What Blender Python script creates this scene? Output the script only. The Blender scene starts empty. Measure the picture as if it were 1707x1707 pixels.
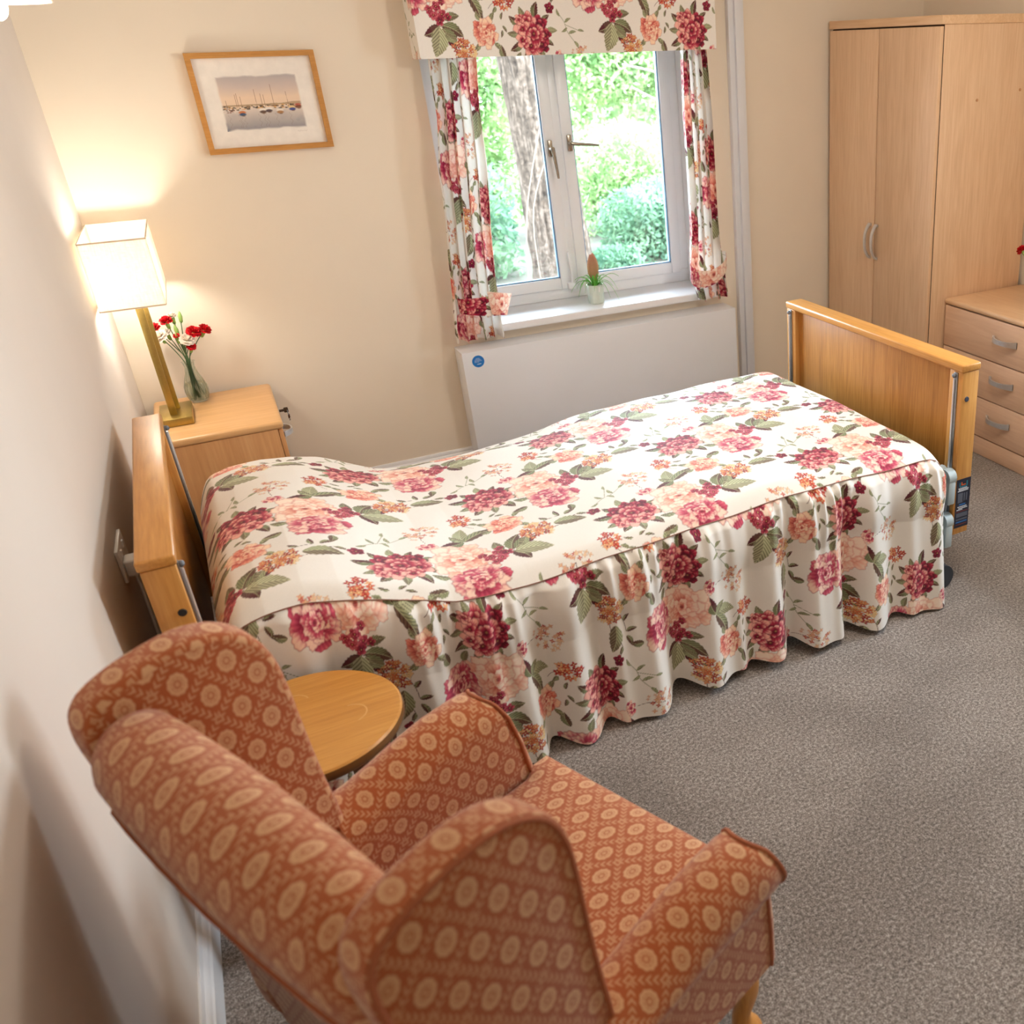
import bpy, bmesh, math, random
import numpy as np
from mathutils import Vector, Matrix

random.seed(7)
rng = np.random.default_rng(11)
PI = math.pi
SC = bpy.context.scene
COL = SC.collection

# ------------------------------------------------------------------ camera
YAW, PITCH, ROLL = -.5045, -.4733, -.0313
FPX, PPX, PPY, IMG = 1578.43, 1272.67, 877.64, 1707.0
CAM_POS = Vector((.3897, -4.2317, 1.7480))
fwd = Vector((-math.sin(YAW) * math.cos(PITCH), math.cos(YAW) * math.cos(PITCH), math.sin(PITCH)))
rt = fwd.cross(Vector((0, 0, 1))).normalized()
up = rt.cross(fwd)
c_, s_ = math.cos(ROLL), math.sin(ROLL)
RT = rt * c_ + up * s_
UP = up * c_ - rt * s_
cam_data = bpy.data.cameras.new('camera')
cam = bpy.data.objects.new('camera', cam_data)
COL.objects.link(cam)
cam.matrix_world = Matrix(((RT.x, UP.x, -fwd.x, CAM_POS.x), (RT.y, UP.y, -fwd.y, CAM_POS.y),
                           (RT.z, UP.z, -fwd.z, CAM_POS.z), (0, 0, 0, 1)))
cam_data.sensor_fit = 'HORIZONTAL'
cam_data.sensor_width = 36
cam_data.lens = 36 * FPX / IMG
cam_data.shift_x = -(PPX - IMG / 2) / IMG
cam_data.shift_y = (PPY - IMG / 2) / IMG
cam_data.clip_start = .05
cam_data.dof.use_dof = True
cam_data.dof.focus_distance = 3.3
cam_data.dof.aperture_fstop = 4.0
SC.camera = cam

# ------------------------------------------------------------------ view, world, lights
SC.view_settings.view_transform = 'Standard'
SC.view_settings.look = 'None'
SC.view_settings.gamma = 1
SC.view_settings.use_curve_mapping = False
SC.view_settings.exposure = 0.42
SC.cycles.use_denoising = True
SC.cycles.sample_clamp_indirect = 6
SC.cycles.max_bounces = 10
SC.cycles.diffuse_bounces = 5
SC.cycles.transparent_max_bounces = 24
SC.cycles.caustics_reflective = False
SC.cycles.caustics_refractive = False

world = bpy.data.worlds.new('sky')
SC.world = world
world.use_nodes = True
wnt = world.node_tree
wbg = wnt.nodes['Background']
SKY = 26.0
tc = wnt.nodes.new('ShaderNodeTexCoord')
sep = wnt.nodes.new('ShaderNodeSeparateXYZ')
wnt.links.new(tc.outputs['Generated'], sep.inputs[0])
ramp = wnt.nodes.new('ShaderNodeValToRGB')
ramp.color_ramp.elements[0].position = 0.0
ramp.color_ramp.elements[0].color = (.80, .90, 1.0, 1)
ramp.color_ramp.elements[1].position = 0.7
ramp.color_ramp.elements[1].color = (.64, .81, 1.0, 1)
wnt.links.new(sep.outputs[2], ramp.inputs[0])
wnt.links.new(ramp.outputs[0], wbg.inputs[0])
wbg.inputs[1].default_value = SKY

def light(name, kind, loc, energy, color, rot=(0, 0, 0), **kw):
    d = bpy.data.lights.new(name, kind)
    d.energy = energy
    d.color = color
    for k, v in kw.items():
        setattr(d, k, v)
    o = bpy.data.objects.new(name, d)
    o.location = loc
    o.rotation_euler = rot
    COL.objects.link(o)
    return o

CEIL = 2.42
WR = 3.72          # right wall
WF = -5.3          # wall behind the camera
OPX0, OPX1, OPZ0, OPZ1 = 1.26, 2.47, .6665, 1.95      # window opening
# daylight portals at both windows
p = light('window_portal', 'AREA', (1.865, .32, 1.31), 1, (1, 1, 1), (PI / 2, 0, 0), shape='RECTANGLE', size=1.2, size_y=1.28)
p.rotation_euler = (-PI / 2, 0, 0)
p.data.cycles.is_portal = True
p2 = light('side_window_portal', 'AREA', (WR + .12, -2.37, 1.375), 1, (1, 1, 1), (0, -PI / 2, 0), shape='RECTANGLE', size=.85, size_y=.9)
p2.rotation_euler = (0, PI / 2, 0)
p2.data.cycles.is_portal = True
# ceiling lamp of the room (its fitting is built below)
light('ceiling_light', 'POINT', (2.25, -2.35, CEIL - .22), 33, (1.0, .92, .82), shadow_soft_size=.16)

# ------------------------------------------------------------------ node helper
def srgb(r, g, b):
    f = lambda v: (v / 255 / 12.92) if v / 255 <= .04045 else ((v / 255 + .055) / 1.055) ** 2.4
    return (f(r), f(g), f(b), 1.0)

class NT:
    def __init__(s, name):
        s.mat = bpy.data.materials.new(name)
        s.mat.use_nodes = True
        s.nt = s.mat.node_tree
        s.b = s.nt.nodes['Principled BSDF']
        s.out = s.nt.nodes['Material Output']
    def n(s, t, **kw):
        nd = s.nt.nodes.new('ShaderNode' + t)
        for k, v in kw.items():
            setattr(nd, k, v)
        return nd
    def put(s, sock, v):
        if isinstance(v, bpy.types.NodeSocket):
            s.nt.links.new(v, sock)
        elif v is not None:
            sock.default_value = v
    def m(s, op, a, b=None, c=None, clamp=False):
        nd = s.n('Math', operation=op)
        nd.use_clamp = clamp
        for i, v in enumerate((a, b, c)):
            if v is not None:
                s.put(nd.inputs[i], v)
        return nd.outputs[0]
    def vm(s, op, a, b=None, c=None):
        nd = s.n('VectorMath', operation=op)
        for i, v in enumerate((a, b, c)):
            if v is not None:
                s.put(nd.inputs[i], v)
        return nd.outputs['Value'] if op in ('LENGTH', 'DOT_PRODUCT', 'DISTANCE') else nd.outputs[0]
    def coord(s, which='Object'):
        return s.n('TexCoord').outputs[which]
    def map(s, v, scale=(1, 1, 1), loc=(0, 0, 0), rot=(0, 0, 0)):
        nd = s.n('Mapping')
        s.put(nd.inputs[0], v)
        nd.inputs['Location'].default_value = loc
        nd.inputs['Rotation'].default_value = rot
        nd.inputs['Scale'].default_value = scale
        return nd.outputs[0]
    def noise(s, v, scale, detail=3, rough=.55, dist=0):
        nd = s.n('TexNoise')
        s.put(nd.inputs['Vector'], v)
        nd.inputs['Scale'].default_value = scale
        nd.inputs['Detail'].default_value = detail
        nd.inputs['Roughness'].default_value = rough
        nd.inputs['Distortion'].default_value = dist
        return nd.outputs[0]
    def ramp(s, f, stops):
        nd = s.n('ValToRGB')
        s.put(nd.inputs[0], f)
        cr = nd.color_ramp
        while len(cr.elements) < len(stops):
            cr.elements.new(.5)
        for e, (p_, c) in zip(cr.elements, stops):
            e.position = p_
            e.color = c
        return nd.outputs[0]
    def mix(s, f, a, b, blend='MIX'):
        nd = s.n('Mix', data_type='RGBA', blend_type=blend)
        s.put(nd.inputs[0], f)
        s.put(nd.inputs[6], a)
        s.put(nd.inputs[7], b)
        return nd.outputs[2]
    def ss(s, x, lo, hi):
        nd = s.n('MapRange', interpolation_type='SMOOTHSTEP')
        s.put(nd.inputs[0], x)
        nd.inputs[1].default_value = lo
        nd.inputs[2].default_value = hi
        return nd.outputs[0]
    def bump(s, h, strength=.2, dist=.01):
        nd = s.n('Bump')
        nd.inputs['Strength'].default_value = strength
        nd.inputs['Distance'].default_value = dist
        s.put(nd.inputs['Height'], h)
        s.nt.links.new(nd.outputs[0], s.b.inputs['Normal'])
    def set(s, **kw):
        names = dict(color='Base Color', rough='Roughness', metal='Metallic', spec='Specular IOR Level', trans='Transmission Weight',
                     sheen='Sheen Weight', emit='Emission Color', emits='Emission Strength', ior='IOR', alpha='Alpha', coat='Coat Weight')
        for k, v in kw.items():
            s.put(s.b.inputs[names[k]], v)
        return s

def plain(name, rgb, rough=.5, metal=0, spec=.5, var=.04, vs=30, bump=0):
    t = NT(name)
    c = srgb(*rgb)
    co = t.coord()
    f = t.noise(co, vs, 3)
    lo = tuple(v * (1 - var) for v in c[:3]) + (1,)
    hi = tuple(min(1, v * (1 + var)) for v in c[:3]) + (1,)
    t.set(color=t.ramp(f, [(.3, lo), (.7, hi)]), rough=rough, metal=metal, spec=spec)
    if bump:
        t.bump(t.noise(co, vs * 6, 2), bump, .002)
    return t.mat

def wood(name, dark, mid, light_, axis='z', scale=1.0, rough=.38, spec=.45, figure=.5):
    t = NT(name)
    co = t.coord()
    st = {'x': (.06, 1, 1), 'y': (1, .06, 1), 'z': (1, 1, .06)}[axis]
    v = t.map(co, tuple(a * 10 * scale for a in st), (3.1, 1.7, .4))
    big = t.noise(v, 1.2, 3, .5, 1.2)
    vf = t.map(co, tuple(a * (1 if a < .5 else 1) * 110 * scale for a in st))
    fine = t.noise(vf, 1.5, 4, .6)
    lines = t.m('FRACT', t.m('MULTIPLY', big, 7.0))
    lines = t.m('ABSOLUTE', t.m('SUBTRACT', lines, .5))
    f = t.m('ADD', t.m('MULTIPLY', fine, .55), t.m('ADD', t.m('MULTIPLY', lines, figure * .5), t.m('MULTIPLY', big, .35)))
    c = t.ramp(f, [(.25, srgb(*dark)), (.55, srgb(*mid)), (.85, srgb(*light_))])
    t.set(color=c, rough=rough, spec=spec)
    t.bump(fine, .05, .001)
    return t.mat

# ------------------------------------------------------------------ mesh helpers
def link(name, me, parent=None, mat=None, smooth=False):
    o = bpy.data.objects.new(name, me)
    COL.objects.link(o)
    if parent is not None:
        o.parent = parent
    if mat is not None:
        me.materials.append(mat)
    if smooth:
        me.polygons.foreach_set('use_smooth', [True] * len(me.polygons))
    return o

def tag(o, label=None, cat=None, group=None, kind=None):
    if label: o['label'] = label
    if cat: o['category'] = cat
    if group: o['group'] = group
    if kind: o['kind'] = kind
    return o

def thing(name, label, cat, loc=(0, 0, 0), rz=0, group=None):
    o = bpy.data.objects.new(name, None)
    COL.objects.link(o)
    o.location = loc
    o.rotation_euler = (0, 0, rz)
    o.empty_display_size = .1
    return tag(o, label, cat, group)

def bm_box(bm, x0, x1, y0, y1, z0, z1, bev=0, seg=2):
    r = bmesh.ops.create_cube(bm, size=1)
    vs = r['verts']
    for v in vs:
        v.co = Vector(((x0 + x1) / 2 + v.co.x * (x1 - x0), (y0 + y1) / 2 + v.co.y * (y1 - y0), (z0 + z1) / 2 + v.co.z * (z1 - z0)))
    if bev:
        es = list({e for v in vs for e in v.link_edges})
        bmesh.ops.bevel(bm, geom=es, offset=bev, segments=seg, affect='EDGES', profile=.5)
    return vs

def bm_done(bm, name, parent=None, mat=None, smooth=False, uv=0, autosm=False):
    bmesh.ops.recalc_face_normals(bm, faces=bm.faces[:])
    if uv:
        l = bm.loops.layers.uv.new('UVMap')
        for f in bm.faces:
            n = f.normal
            ax = max(range(3), key=lambda i: abs(n[i]))
            for lp in f.loops:
                c = lp.vert.co
                lp[l].uv = ((c.x, c.y), (c.y, c.z), (c.x, c.z))[(2, 0, 1).index(ax) if False else {2: 0, 0: 1, 1: 2}[ax]]
                lp[l].uv *= uv
    me = bpy.data.meshes.new(name)
    bm.to_mesh(me)
    bm.free()
    o = link(name, me, parent, mat, smooth)
    if autosm:
        me.polygons.foreach_set('use_smooth', [True] * len(me.polygons))
        me.set_sharp_from_angle(angle=math.radians(38))
    return o

def box(name, parent, mat, x0, x1, y0, y1, z0, z1, bev=.002, seg=2, uv=0):
    bm = bmesh.new()
    bm_box(bm, x0, x1, y0, y1, z0, z1, bev, seg)
    return bm_done(bm, name, parent, mat, autosm=bev > 0, uv=uv)

def bm_tube(bm, pts, rad, n=10, caps=True):
    pts = [Vector(p_) for p_ in pts]
    if not isinstance(rad, (list, tuple)):
        rad = [rad] * len(pts)
    prev = None
    rings = []
    for i, p_ in enumerate(pts):
        t = (pts[min(i + 1, len(pts) - 1)] - pts[max(i - 1, 0)]).normalized()
        if prev is None:
            a = t.orthogonal().normalized()
        else:
            a = (prev - t * prev.dot(t)).normalized()
        prev = a
        b = t.cross(a)
        rings.append([bm.verts.new(p_ + (a * math.cos(2 * PI * k / n) + b * math.sin(2 * PI * k / n)) * rad[i]) for k in range(n)])
    for r0, r1 in zip(rings, rings[1:]):
        for k in range(n):
            bm.faces.new((r0[k], r0[(k + 1) % n], r1[(k + 1) % n], r1[k]))
    if caps:
        bm.faces.new(rings[0][::-1])
        bm.faces.new(rings[-1])

def tube(name, parent, mat, pts, rad, n=10):
    bm = bmesh.new()
    bm_tube(bm, pts, rad, n)
    return bm_done(bm, name, parent, mat, autosm=True)

def bm_lathe(bm, prof, n=32, ctr=(0, 0), rib=None):
    rings = []
    for r, z in prof:
        ring = []
        for k in range(n):
            a = 2 * PI * k / n
            rr = r * (1 + (rib[0] * math.cos(rib[1] * a) if rib else 0))
            ring.append(bm.verts.new((ctr[0] + rr * math.cos(a), ctr[1] + rr * math.sin(a), z)))
        rings.append(ring)
    for r0, r1 in zip(rings, rings[1:]):
        for k in range(n):
            bm.faces.new((r0[k], r0[(k + 1) % n], r1[(k + 1) % n], r1[k]))
    if prof[0][0] > 1e-4:
        bm.faces.new(rings[0][::-1])
    if prof[-1][0] > 1e-4:
        bm.faces.new(rings[-1])
    bmesh.ops.remove_doubles(bm, verts=bm.verts[:], dist=1e-6)

def lathe(name, parent, mat, prof, n=32, ctr=(0, 0), rib=None):
    bm = bmesh.new()
    bm_lathe(bm, prof, n, ctr, rib)
    return bm_done(bm, name, parent, mat, autosm=True)

def grid_mesh(name, X, Y, Z, parent=None, mat=None, U=None, V=None, smooth=True, color=None, flip=False):
    """a (rows, cols) surface; U,V metres -> UV map; color (rows, cols, 3) linear -> colour attribute"""
    h, w = X.shape
    co = np.stack([X, Y, Z], -1).reshape(-1, 3).astype(np.float32)
    i = np.arange(h * w).reshape(h, w)
    q = [i[:-1, :-1], i[:-1, 1:], i[1:, 1:], i[1:, :-1]]
    if flip:
        q = q[::-1]
    F = np.stack([a.ravel() for a in q], -1).astype(np.int32)
    me = bpy.data.meshes.new(name)
    me.vertices.add(len(co))
    me.vertices.foreach_set('co', co.ravel())
    me.loops.add(F.size)
    me.loops.foreach_set('vertex_index', F.ravel())
    me.polygons.add(len(F))
    me.polygons.foreach_set('loop_start', np.arange(0, F.size, 4, dtype=np.int32))
    me.polygons.foreach_set('loop_total', np.full(len(F), 4, dtype=np.int32))
    if smooth:
        me.polygons.foreach_set('use_smooth', np.ones(len(F), dtype=bool))
    if U is not None:
        l = me.uv_layers.new(name='UVMap')
        uv = np.stack([U, V], -1).reshape(-1, 2)[F.ravel()].astype(np.float32)
        l.data.foreach_set('uv', uv.ravel())
    if color is not None:
        a = me.color_attributes.new('print', 'FLOAT_COLOR', 'POINT')
        c4 = np.ones((h * w, 4), np.float32)
        c4[:, :3] = color.reshape(-1, 3)
        a.data.foreach_set('color', c4.ravel())
    me.update()
    me.validate()
    return link(name, me, parent, mat)

def catmull(P, n=6, closed=True):
    P = [Vector(p_) for p_ in P]
    out = []
    N = len(P)
    for i in range(N if closed else N - 1):
        g = (lambda k: P[k % N]) if closed else (lambda k: P[max(0, min(N - 1, k))])
        a, b, c, d = g(i - 1), g(i), g(i + 1), g(i + 2)
        for j in range(n):
            t = j / n
            out.append(.5 * ((2 * b) + (c - a) * t + (2 * a - 5 * b + 4 * c - d) * t * t + (3 * b - a - 3 * c + d) * t ** 3))
    if not closed:
        out.append(P[-1])
    return out

# ------------------------------------------------------------------ printed floral fabric (painted in numpy, one half-drop repeat)
TW, TH, PXM = .645, .69, .00075
NW, NH = int(round(TW / PXM)), int(round(TH / PXM))

def lin(r, g, b):
    return np.array(srgb(r, g, b)[:3])

GROUND = lin(240, 235, 228)
tile = np.ones((NH, NW, 3)) * GROUND
prng = np.random.default_rng(5)

def sst(x, lo, hi):
    t = np.clip((x - lo) / (hi - lo), 0, 1)
    return t * t * (3 - 2 * t)

def stamp(cx, cy, R, fn):
    n = int(R / PXM) + 2
    ax = np.arange(-n, n + 1) * PXM
    dx, dy = np.meshgrid(ax, ax)
    rgb, al = fn(dx, dy)
    al = al[..., None]
    for ox, oy in ((0, 0), (TW / 2, TH / 2)):
        ix = (np.arange(-n, n + 1) + int(round((cx + ox) / PXM))) % NW
        iy = (np.arange(-n, n + 1) + int(round((cy + oy) / PXM))) % NH
        sub = tile[np.ix_(iy, ix)]
        tile[np.ix_(iy, ix)] = sub * (1 - al) + rgb * al

class Layer:
    def __init__(s, dx, dy):
        s.dx, s.dy = dx, dy
        s.rgb = np.zeros(dx.shape + (3,))
        s.a = np.zeros(dx.shape)
    def over(s, rgb, a):
        s.rgb = s.rgb * (1 - a[..., None]) + rgb * a[..., None]
        s.a = s.a + a * (1 - s.a)

def petal(L, px, py, ang, a, b, dark, mid, light_, tone, ruff=.07):
    ca, sa = math.cos(ang), math.sin(ang)
    x, y = L.dx - px, L.dy - py
    s, t = x * ca + y * sa, -x * sa + y * ca
    phi = np.arctan2(t / b, s / a)
    k = prng.integers(3, 6)
    ph = prng.uniform(0, 6)
    q = np.hypot(s / a, t / b) + ruff * np.sin(k * phi + ph) + ruff * .5 * np.sin((2 * k + 3) * phi + 2 * ph)
    al = sst(-q, -1.05, -.95)
    g = np.clip((s / a + 1) / 2, 0, 1)
    st = .10 * np.sin(np.arctan2(t, s + a * 1.25) * 26 + ph * 3) * g
    g2 = np.clip(g * 1.05 + st + tone, 0, 1)
    c = dark * (1 - sst(g2, .08, .6))[..., None] + mid * sst(g2, .08, .6)[..., None]
    w = sst(g2, .5, 1.0)[..., None]
    c = c * (1 - w) + light_ * w
    edge = (sst(q, .80, .97) * .55)[..., None]
    c = c * (1 - edge) + dark * edge * .6 + mid * edge * .4
    shx = sst(-np.hypot((s + .1 * a) / (a * 1.12), t / (b * 1.12)), -1.1, -.8) * .35
    L.over(dark * .8, shx * (L.a > .3))
    L.over(c, al)

def peony(R, dark, mid, light_, core, squash=1.0, n0=11, seed=0):
    def fn(dx, dy):
        L = Layer(dx, dy / squash)
        rings = [(.62, .40, .30, n0), (.46, .36, .26, n0 - 2), (.30, .30, .22, 8), (.17, .22, .16, 6), (.07, .14, .11, 4)]
        for j, (d, a, b, n) in enumerate(rings):
            off = prng.uniform(0, 6)
            for i in prng.permutation(n):
                an = off + 2 * PI * i / n + prng.uniform(-.2, .2)
                dd = d * R * prng.uniform(.74, 1.18)
                petal(L, dd * math.cos(an), dd * math.sin(an), an + prng.uniform(-.25, .25), a * R * prng.uniform(.85, 1.1),
                      b * R * prng.uniform(.85, 1.15), dark, mid, light_, prng.uniform(-.42, .34) - .02 * j, .09)
        r = np.hypot(L.dx, L.dy)
        L.over(core, sst(-r, -R * .09, -R * .04) * .8)
        return L.rgb, L.a
    return fn

def cluster(R, subs, dark, mid, light_, dot=1.0):
    def fn(dx, dy):
        L = Layer(dx, dy)
        for (x, y, r, n, tone) in subs:
            off = prng.uniform(0, 6)
            for ring in (1, .55):
                for i in range(n):
                    an = off + 2 * PI * i / n + prng.uniform(-.15, .15) + ring
                    d = r * .52 * ring
                    petal(L, x + d * math.cos(an), y + d * math.sin(an), an, r * .5 * ring, r * .42 * ring, dark, mid, light_, tone + prng.uniform(-.25, .25))
            rr = np.hypot(dx - x, dy - y)
            L.over(lin(225, 190, 110), sst(-rr, -r * .11, -r * .05) * dot)
        return L.rgb, L.a
    return fn

GR_D, GR_M, GR_L = lin(52, 58, 38), lin(124, 130, 90), lin(208, 210, 168)
BUR, BURD = lin(98, 38, 46), lin(66, 28, 34)

def leaf(length, width, ang, burg=.5, pale=.5):
    def fn(dx, dy):
        ca, sa = math.cos(ang), math.sin(ang)
        s = (dx * ca + dy * sa) / length
        t = (-dx * sa + dy * ca) / length
        t = t - .08 * np.sin(PI * np.clip(s, 0, 1))
        sc = np.clip(s, 0, 1)
        w = width / length * (np.sin(PI * sc ** .8) ** .8) * (1 + .06 * np.sin(s * 40))
        al = sst(w - np.abs(t), -.006, .012) * (s > 0) * (s < 1)
        v = s * 8 - np.abs(t) * 10
        vein = np.abs(v - np.round(v))
        base = GR_L * pale + GR_M * (1 - pale)
        c = np.ones(dx.shape + (3,)) * base
        k = sst(-vein, -.30, -.05)[..., None] * .75
        c = c * (1 - k) + GR_D * k
        side = sst(-t * 30, -.6, .6) if burg > 0 else sst(t * 30, -.6, .6)
        bm_ = (np.clip(abs(burg), 0, 1) * np.clip(side * .85 + sst(s, .45, .85) * .9, 0, 1))[..., None]
        bcol = BUR * (1 - k) + BURD * k
        c = c * (1 - bm_) + bcol * bm_
        mid_ = sst(-np.abs(t), -.02, -.006)[..., None] * .7
        c = c * (1 - mid_) + (GR_L * .9) * mid_
        return c, al
    return fn

def stem(pts, wid, col):
    R = max(math.hypot(x, y) for x, y in pts) + .01
    P = catmull([(x, y, 0) for x, y in pts], 10, False)
    def fn(dx, dy):
        d = np.full(dx.shape, 9.)
        for p_, q_ in zip(P, P[1:]):
            ex, ey = q_.x - p_.x, q_.y - p_.y
            l2 = ex * ex + ey * ey + 1e-12
            tt = np.clip(((dx - p_.x) * ex + (dy - p_.y) * ey) / l2, 0, 1)
            d = np.minimum(d, np.hypot(dx - p_.x - tt * ex, dy - p_.y - tt * ey))
        return np.ones(dx.shape + (3,)) * col, sst(-d, -wid, -wid * .4)
    return R, fn

def florets(R, n, cols, fr, sx=1, sy=1, sparse=1.0):
    def fn(dx, dy):
        L = Layer(dx, dy)
        for i in range(n):
            rr = R * math.sqrt(prng.uniform(0, 1)) * sparse
            an = prng.uniform(0, 2 * PI)
            x, y = rr * math.cos(an) * sx, rr * math.sin(an) * sy
            c = cols[prng.integers(len(cols))]
            th = prng.uniform(0, 6)
            X, Y = dx - x, dy - y
            r = np.hypot(X, Y)
            ph = np.arctan2(Y, X)
            edge = fr * (.72 + .28 * np.cos(4 * (ph - th)))
            a = sst(edge - r, -.0006, .0008)
            cc = c * (.62 + .38 * sst(r, 0, fr * .7))[..., None]
            L.over(lin(120, 40, 40), sst(edge * 1.15 - r, -.0006, .0008) * .4)
            L.over(cc, a)
            L.over(lin(250, 225, 170), sst(-r, -fr * .28, -fr * .1) * .9)
        return L.rgb, L.a
    return fn

RED = (lin(96, 14, 40), lin(184, 44, 74), lin(246, 186, 172))
PINK = (lin(142, 26, 60), lin(210, 84, 110), lin(252, 218, 200))
CORAL = (lin(178, 50, 58), lin(232, 134, 116), lin(253, 222, 194))
PEACH = (lin(212, 108, 98), lin(243, 186, 162), lin(254, 232, 214))
BERRY = (lin(96, 20, 44), lin(160, 40, 66), lin(214, 110, 120))
STEMC = lin(92, 52, 44)

def put_leaf(cx, cy, length, width, deg, burg, pale):
    stamp(cx, cy, length + .01, leaf(length, width, math.radians(deg), burg, pale))
def put_stem(cx, cy, pts, wid=.0013, col=STEMC):
    R, fn = stem(pts, wid, col)
    stamp(cx, cy, R, fn)

# stems and little twigs
put_stem(.059, -.276, [(0, 0), (.02, .03), (.05, .045), (.085, .05)])
put_stem(.059, -.276, [(.02, .01), (.06, -.005), (.10, .02), (.13, .03)])
put_stem(.094, .204, [(0, 0), (-.01, -.04), (-.005, -.08)], .001)
put_stem(.094, .204, [(-.045, -.01), (-.02, -.012), (0, 0)], .001)
put_stem(-.018, .143, [(-.05, -.03), (-.02, -.01), (.015, .0), (.05, .025)], .0012, GR_M)
put_stem(-.018, .143, [(-.01, -.005), (0, .02), (.01, .045)], .0012, GR_M)
put_stem(-.088, .078, [(0, 0), (-.02, .012), (-.03, .02)], .0012)
put_stem(.288, 0, [(.0, -.01), (.03, .03), (.07, .05), (.1, .045)])
put_stem(-.114, -.102, [(0, -.02), (.01, -.045), (.025, -.06)], .001)
for x, y, l, d in ((-.04, -.026, .03, 200), (-.018, -.008, .032, 120), (.0, .0, .03, -60), (.02, .004, .034, 100), (.048, .024, .034, 30), (.01, .042, .028, 80)):
    put_leaf(-.018 + x, .143 + y, l, l * .17, d, .15, .45)
for x, y, l, d, b in ((.10, .05, .04, 20, .9), (.085, .05, .035, 100, 1), (.05, .045, .03, 140, 1), (.13, .03, .03, -30, .8)):
    put_leaf(.059 + x, -.276 + y, l, l * .22, d, b, .4)
for x, y, l, d in ((.07, .05, .032, 70), (.1, .045, .032, -10), (.05, .04, .026, 150)):
    put_leaf(.288 + x, y, l, l * .2, d, .9, .4)
for x, y, d in ((.02, -.12, 30), (.035, -.13, -15), (.0, -.13, 160)):
    put_leaf(-.05 + x, -.09 + y * .3 + .01, .028, .005, d, .8, .3)
# leaves
for d, l, b, p_ in ((20, .05, .9, .3), (62, .04, .9, .3), (95, .05, .2, .6), (130, .045, .9, .2), (165, .06, 1, .1), (205, .05, .3, .4), (235, .055, .9, .2), (268, .05, .5, .5), (300, .06, .95, .2), (335, .055, .7, .5)):
    put_leaf(.055 * math.cos(math.radians(d)), .052 * math.sin(math.radians(d)), l, l * .24, d, b, p_)
for x, y, l, w, d, b, p_ in ((.0, .0, .085, .022, 62, .8, .2), (.01, .0, .085, .022, 28, 1, .2), (.0, -.01, .07, .02, -62, 1, .25), (.005, -.012, .105, .031, -16, .35, .95), (-.02, .01, .06, .015, 100, .5, .3)):
    put_leaf(.288 + x, y, l, w, d, b, p_)
for l, w, d, b, p_ in ((.068, .019, 196, 1, .15), (.078, .021, 82, .25, .8), (.105, .018, 22, .9, .35), (.05, .012, 130, .3, .5)):
    put_leaf(-.135, -.232, l, w, d, b, p_)
put_leaf(.115, -.262, .095, .024, -14, .7, .7)
put_leaf(.02, -.30, .05, .014, 230, .4, .5)
put_leaf(.175 - .09, -.102 - .02, .05, .013, 190, .8, .3)
put_leaf(.175 - .07, -.102 + .03, .045, .012, 160, .4, .4)
put_leaf(.175 + .02, -.102 - .075, .04, .012, 260, .8, .3)
for d in (150, 200, 320, 40):
    put_leaf(-.006 + .045 * math.cos(math.radians(d)), -.184 + .045 * math.sin(math.radians(d)), .036, .009, d, .4, .5)
put_leaf(-.114 + .02, -.102 - .03, .026, .007, -40, .3, .4)
# blossoms
stamp(.158, .012, .125, peony(.09, *PEACH, lin(150, 60, 60), .95, 13))
stamp(.175, -.102, .112, peony(.083, *PINK, lin(120, 40, 50), .82, 11))
stamp(-.006, -.184, .085, peony(.057, *CORAL, lin(170, 60, 60), .9, 9))
stamp(.089, .098, .05, peony(.030, *PINK, lin(150, 50, 60), .75, 7))
stamp(0, 0, .11, cluster(.1, [(.038, .032, .034, 5, -.3), (-.03, .03, .036, 5, -.32), (.006, .05, .026, 5, -.3), (.042, -.012, .038, 5, -.1), (-.042, -.018, .038, 5, .05), (.0, .005, .042, 6, -.1), (-.016, -.04, .036, 5, .15), (.022, -.042, .03, 5, .12), (-.05, -.048, .02, 5, .1)], *RED, .3))
stamp(.288 - .045, -.012, .07, cluster(.06, [(-.018, .0, .018, 5, 0), (.008, .018, .018, 5, -.1), (.01, -.014, .018, 5, .05), (-.008, -.028, .016, 5, .0), (.03, .006, .018, 5, -.2), (-.034, .022, .014, 5, -.1), (.016, .038, .014, 5, -.2)], *BERRY))
HY = [lin(214, 116, 78), lin(236, 178, 120), lin(246, 214, 160), lin(176, 58, 62), lin(226, 142, 96)]
stamp(.059, -.276, .07, florets(.046, 60, HY, .0095))
stamp(-.114, -.102, .055, florets(.034, 26, [lin(186, 52, 52), lin(222, 108, 78), lin(240, 176, 128), lin(170, 40, 52)], .0100, .8, 1.1))
stamp(.094, .204, .07, florets(.048, 34, [lin(206, 92, 86), lin(236, 176, 142), lin(244, 206, 172)], .0072, 1, .9))
stamp(.06, .175, .03, florets(.024, 8, [lin(236, 186, 160)], .005))
stamp(-.088, .078, .03, cluster(.02, [(0, 0, .02, 5, -.3)], *BERRY))
# soft thread texture of the cotton
tile *= (1 + prng.normal(0, .012, tile.shape[:2]))[..., None]
tile = np.clip(tile, 0, 1)

def floral(U, V, u0, v0):
    """linear colour of the printed cotton at fabric coordinates; (u0, v0) is where a red blossom sits"""
    x = ((U - u0) / TW * NW) % NW
    y = ((V - v0) / TH * NH) % NH
    i, j = np.floor(x).astype(int), np.floor(y).astype(int)
    fx, fy = (x - i)[..., None], (y - j)[..., None]
    i0, j0, i1, j1 = i % NW, j % NH, (i + 1) % NW, (j + 1) % NH
    return (tile[j0, i0] * (1 - fx) * (1 - fy) + tile[j0, i1] * fx * (1 - fy) + tile[j1, i0] * (1 - fx) * fy + tile[j1, i1] * fx * fy)

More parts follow.
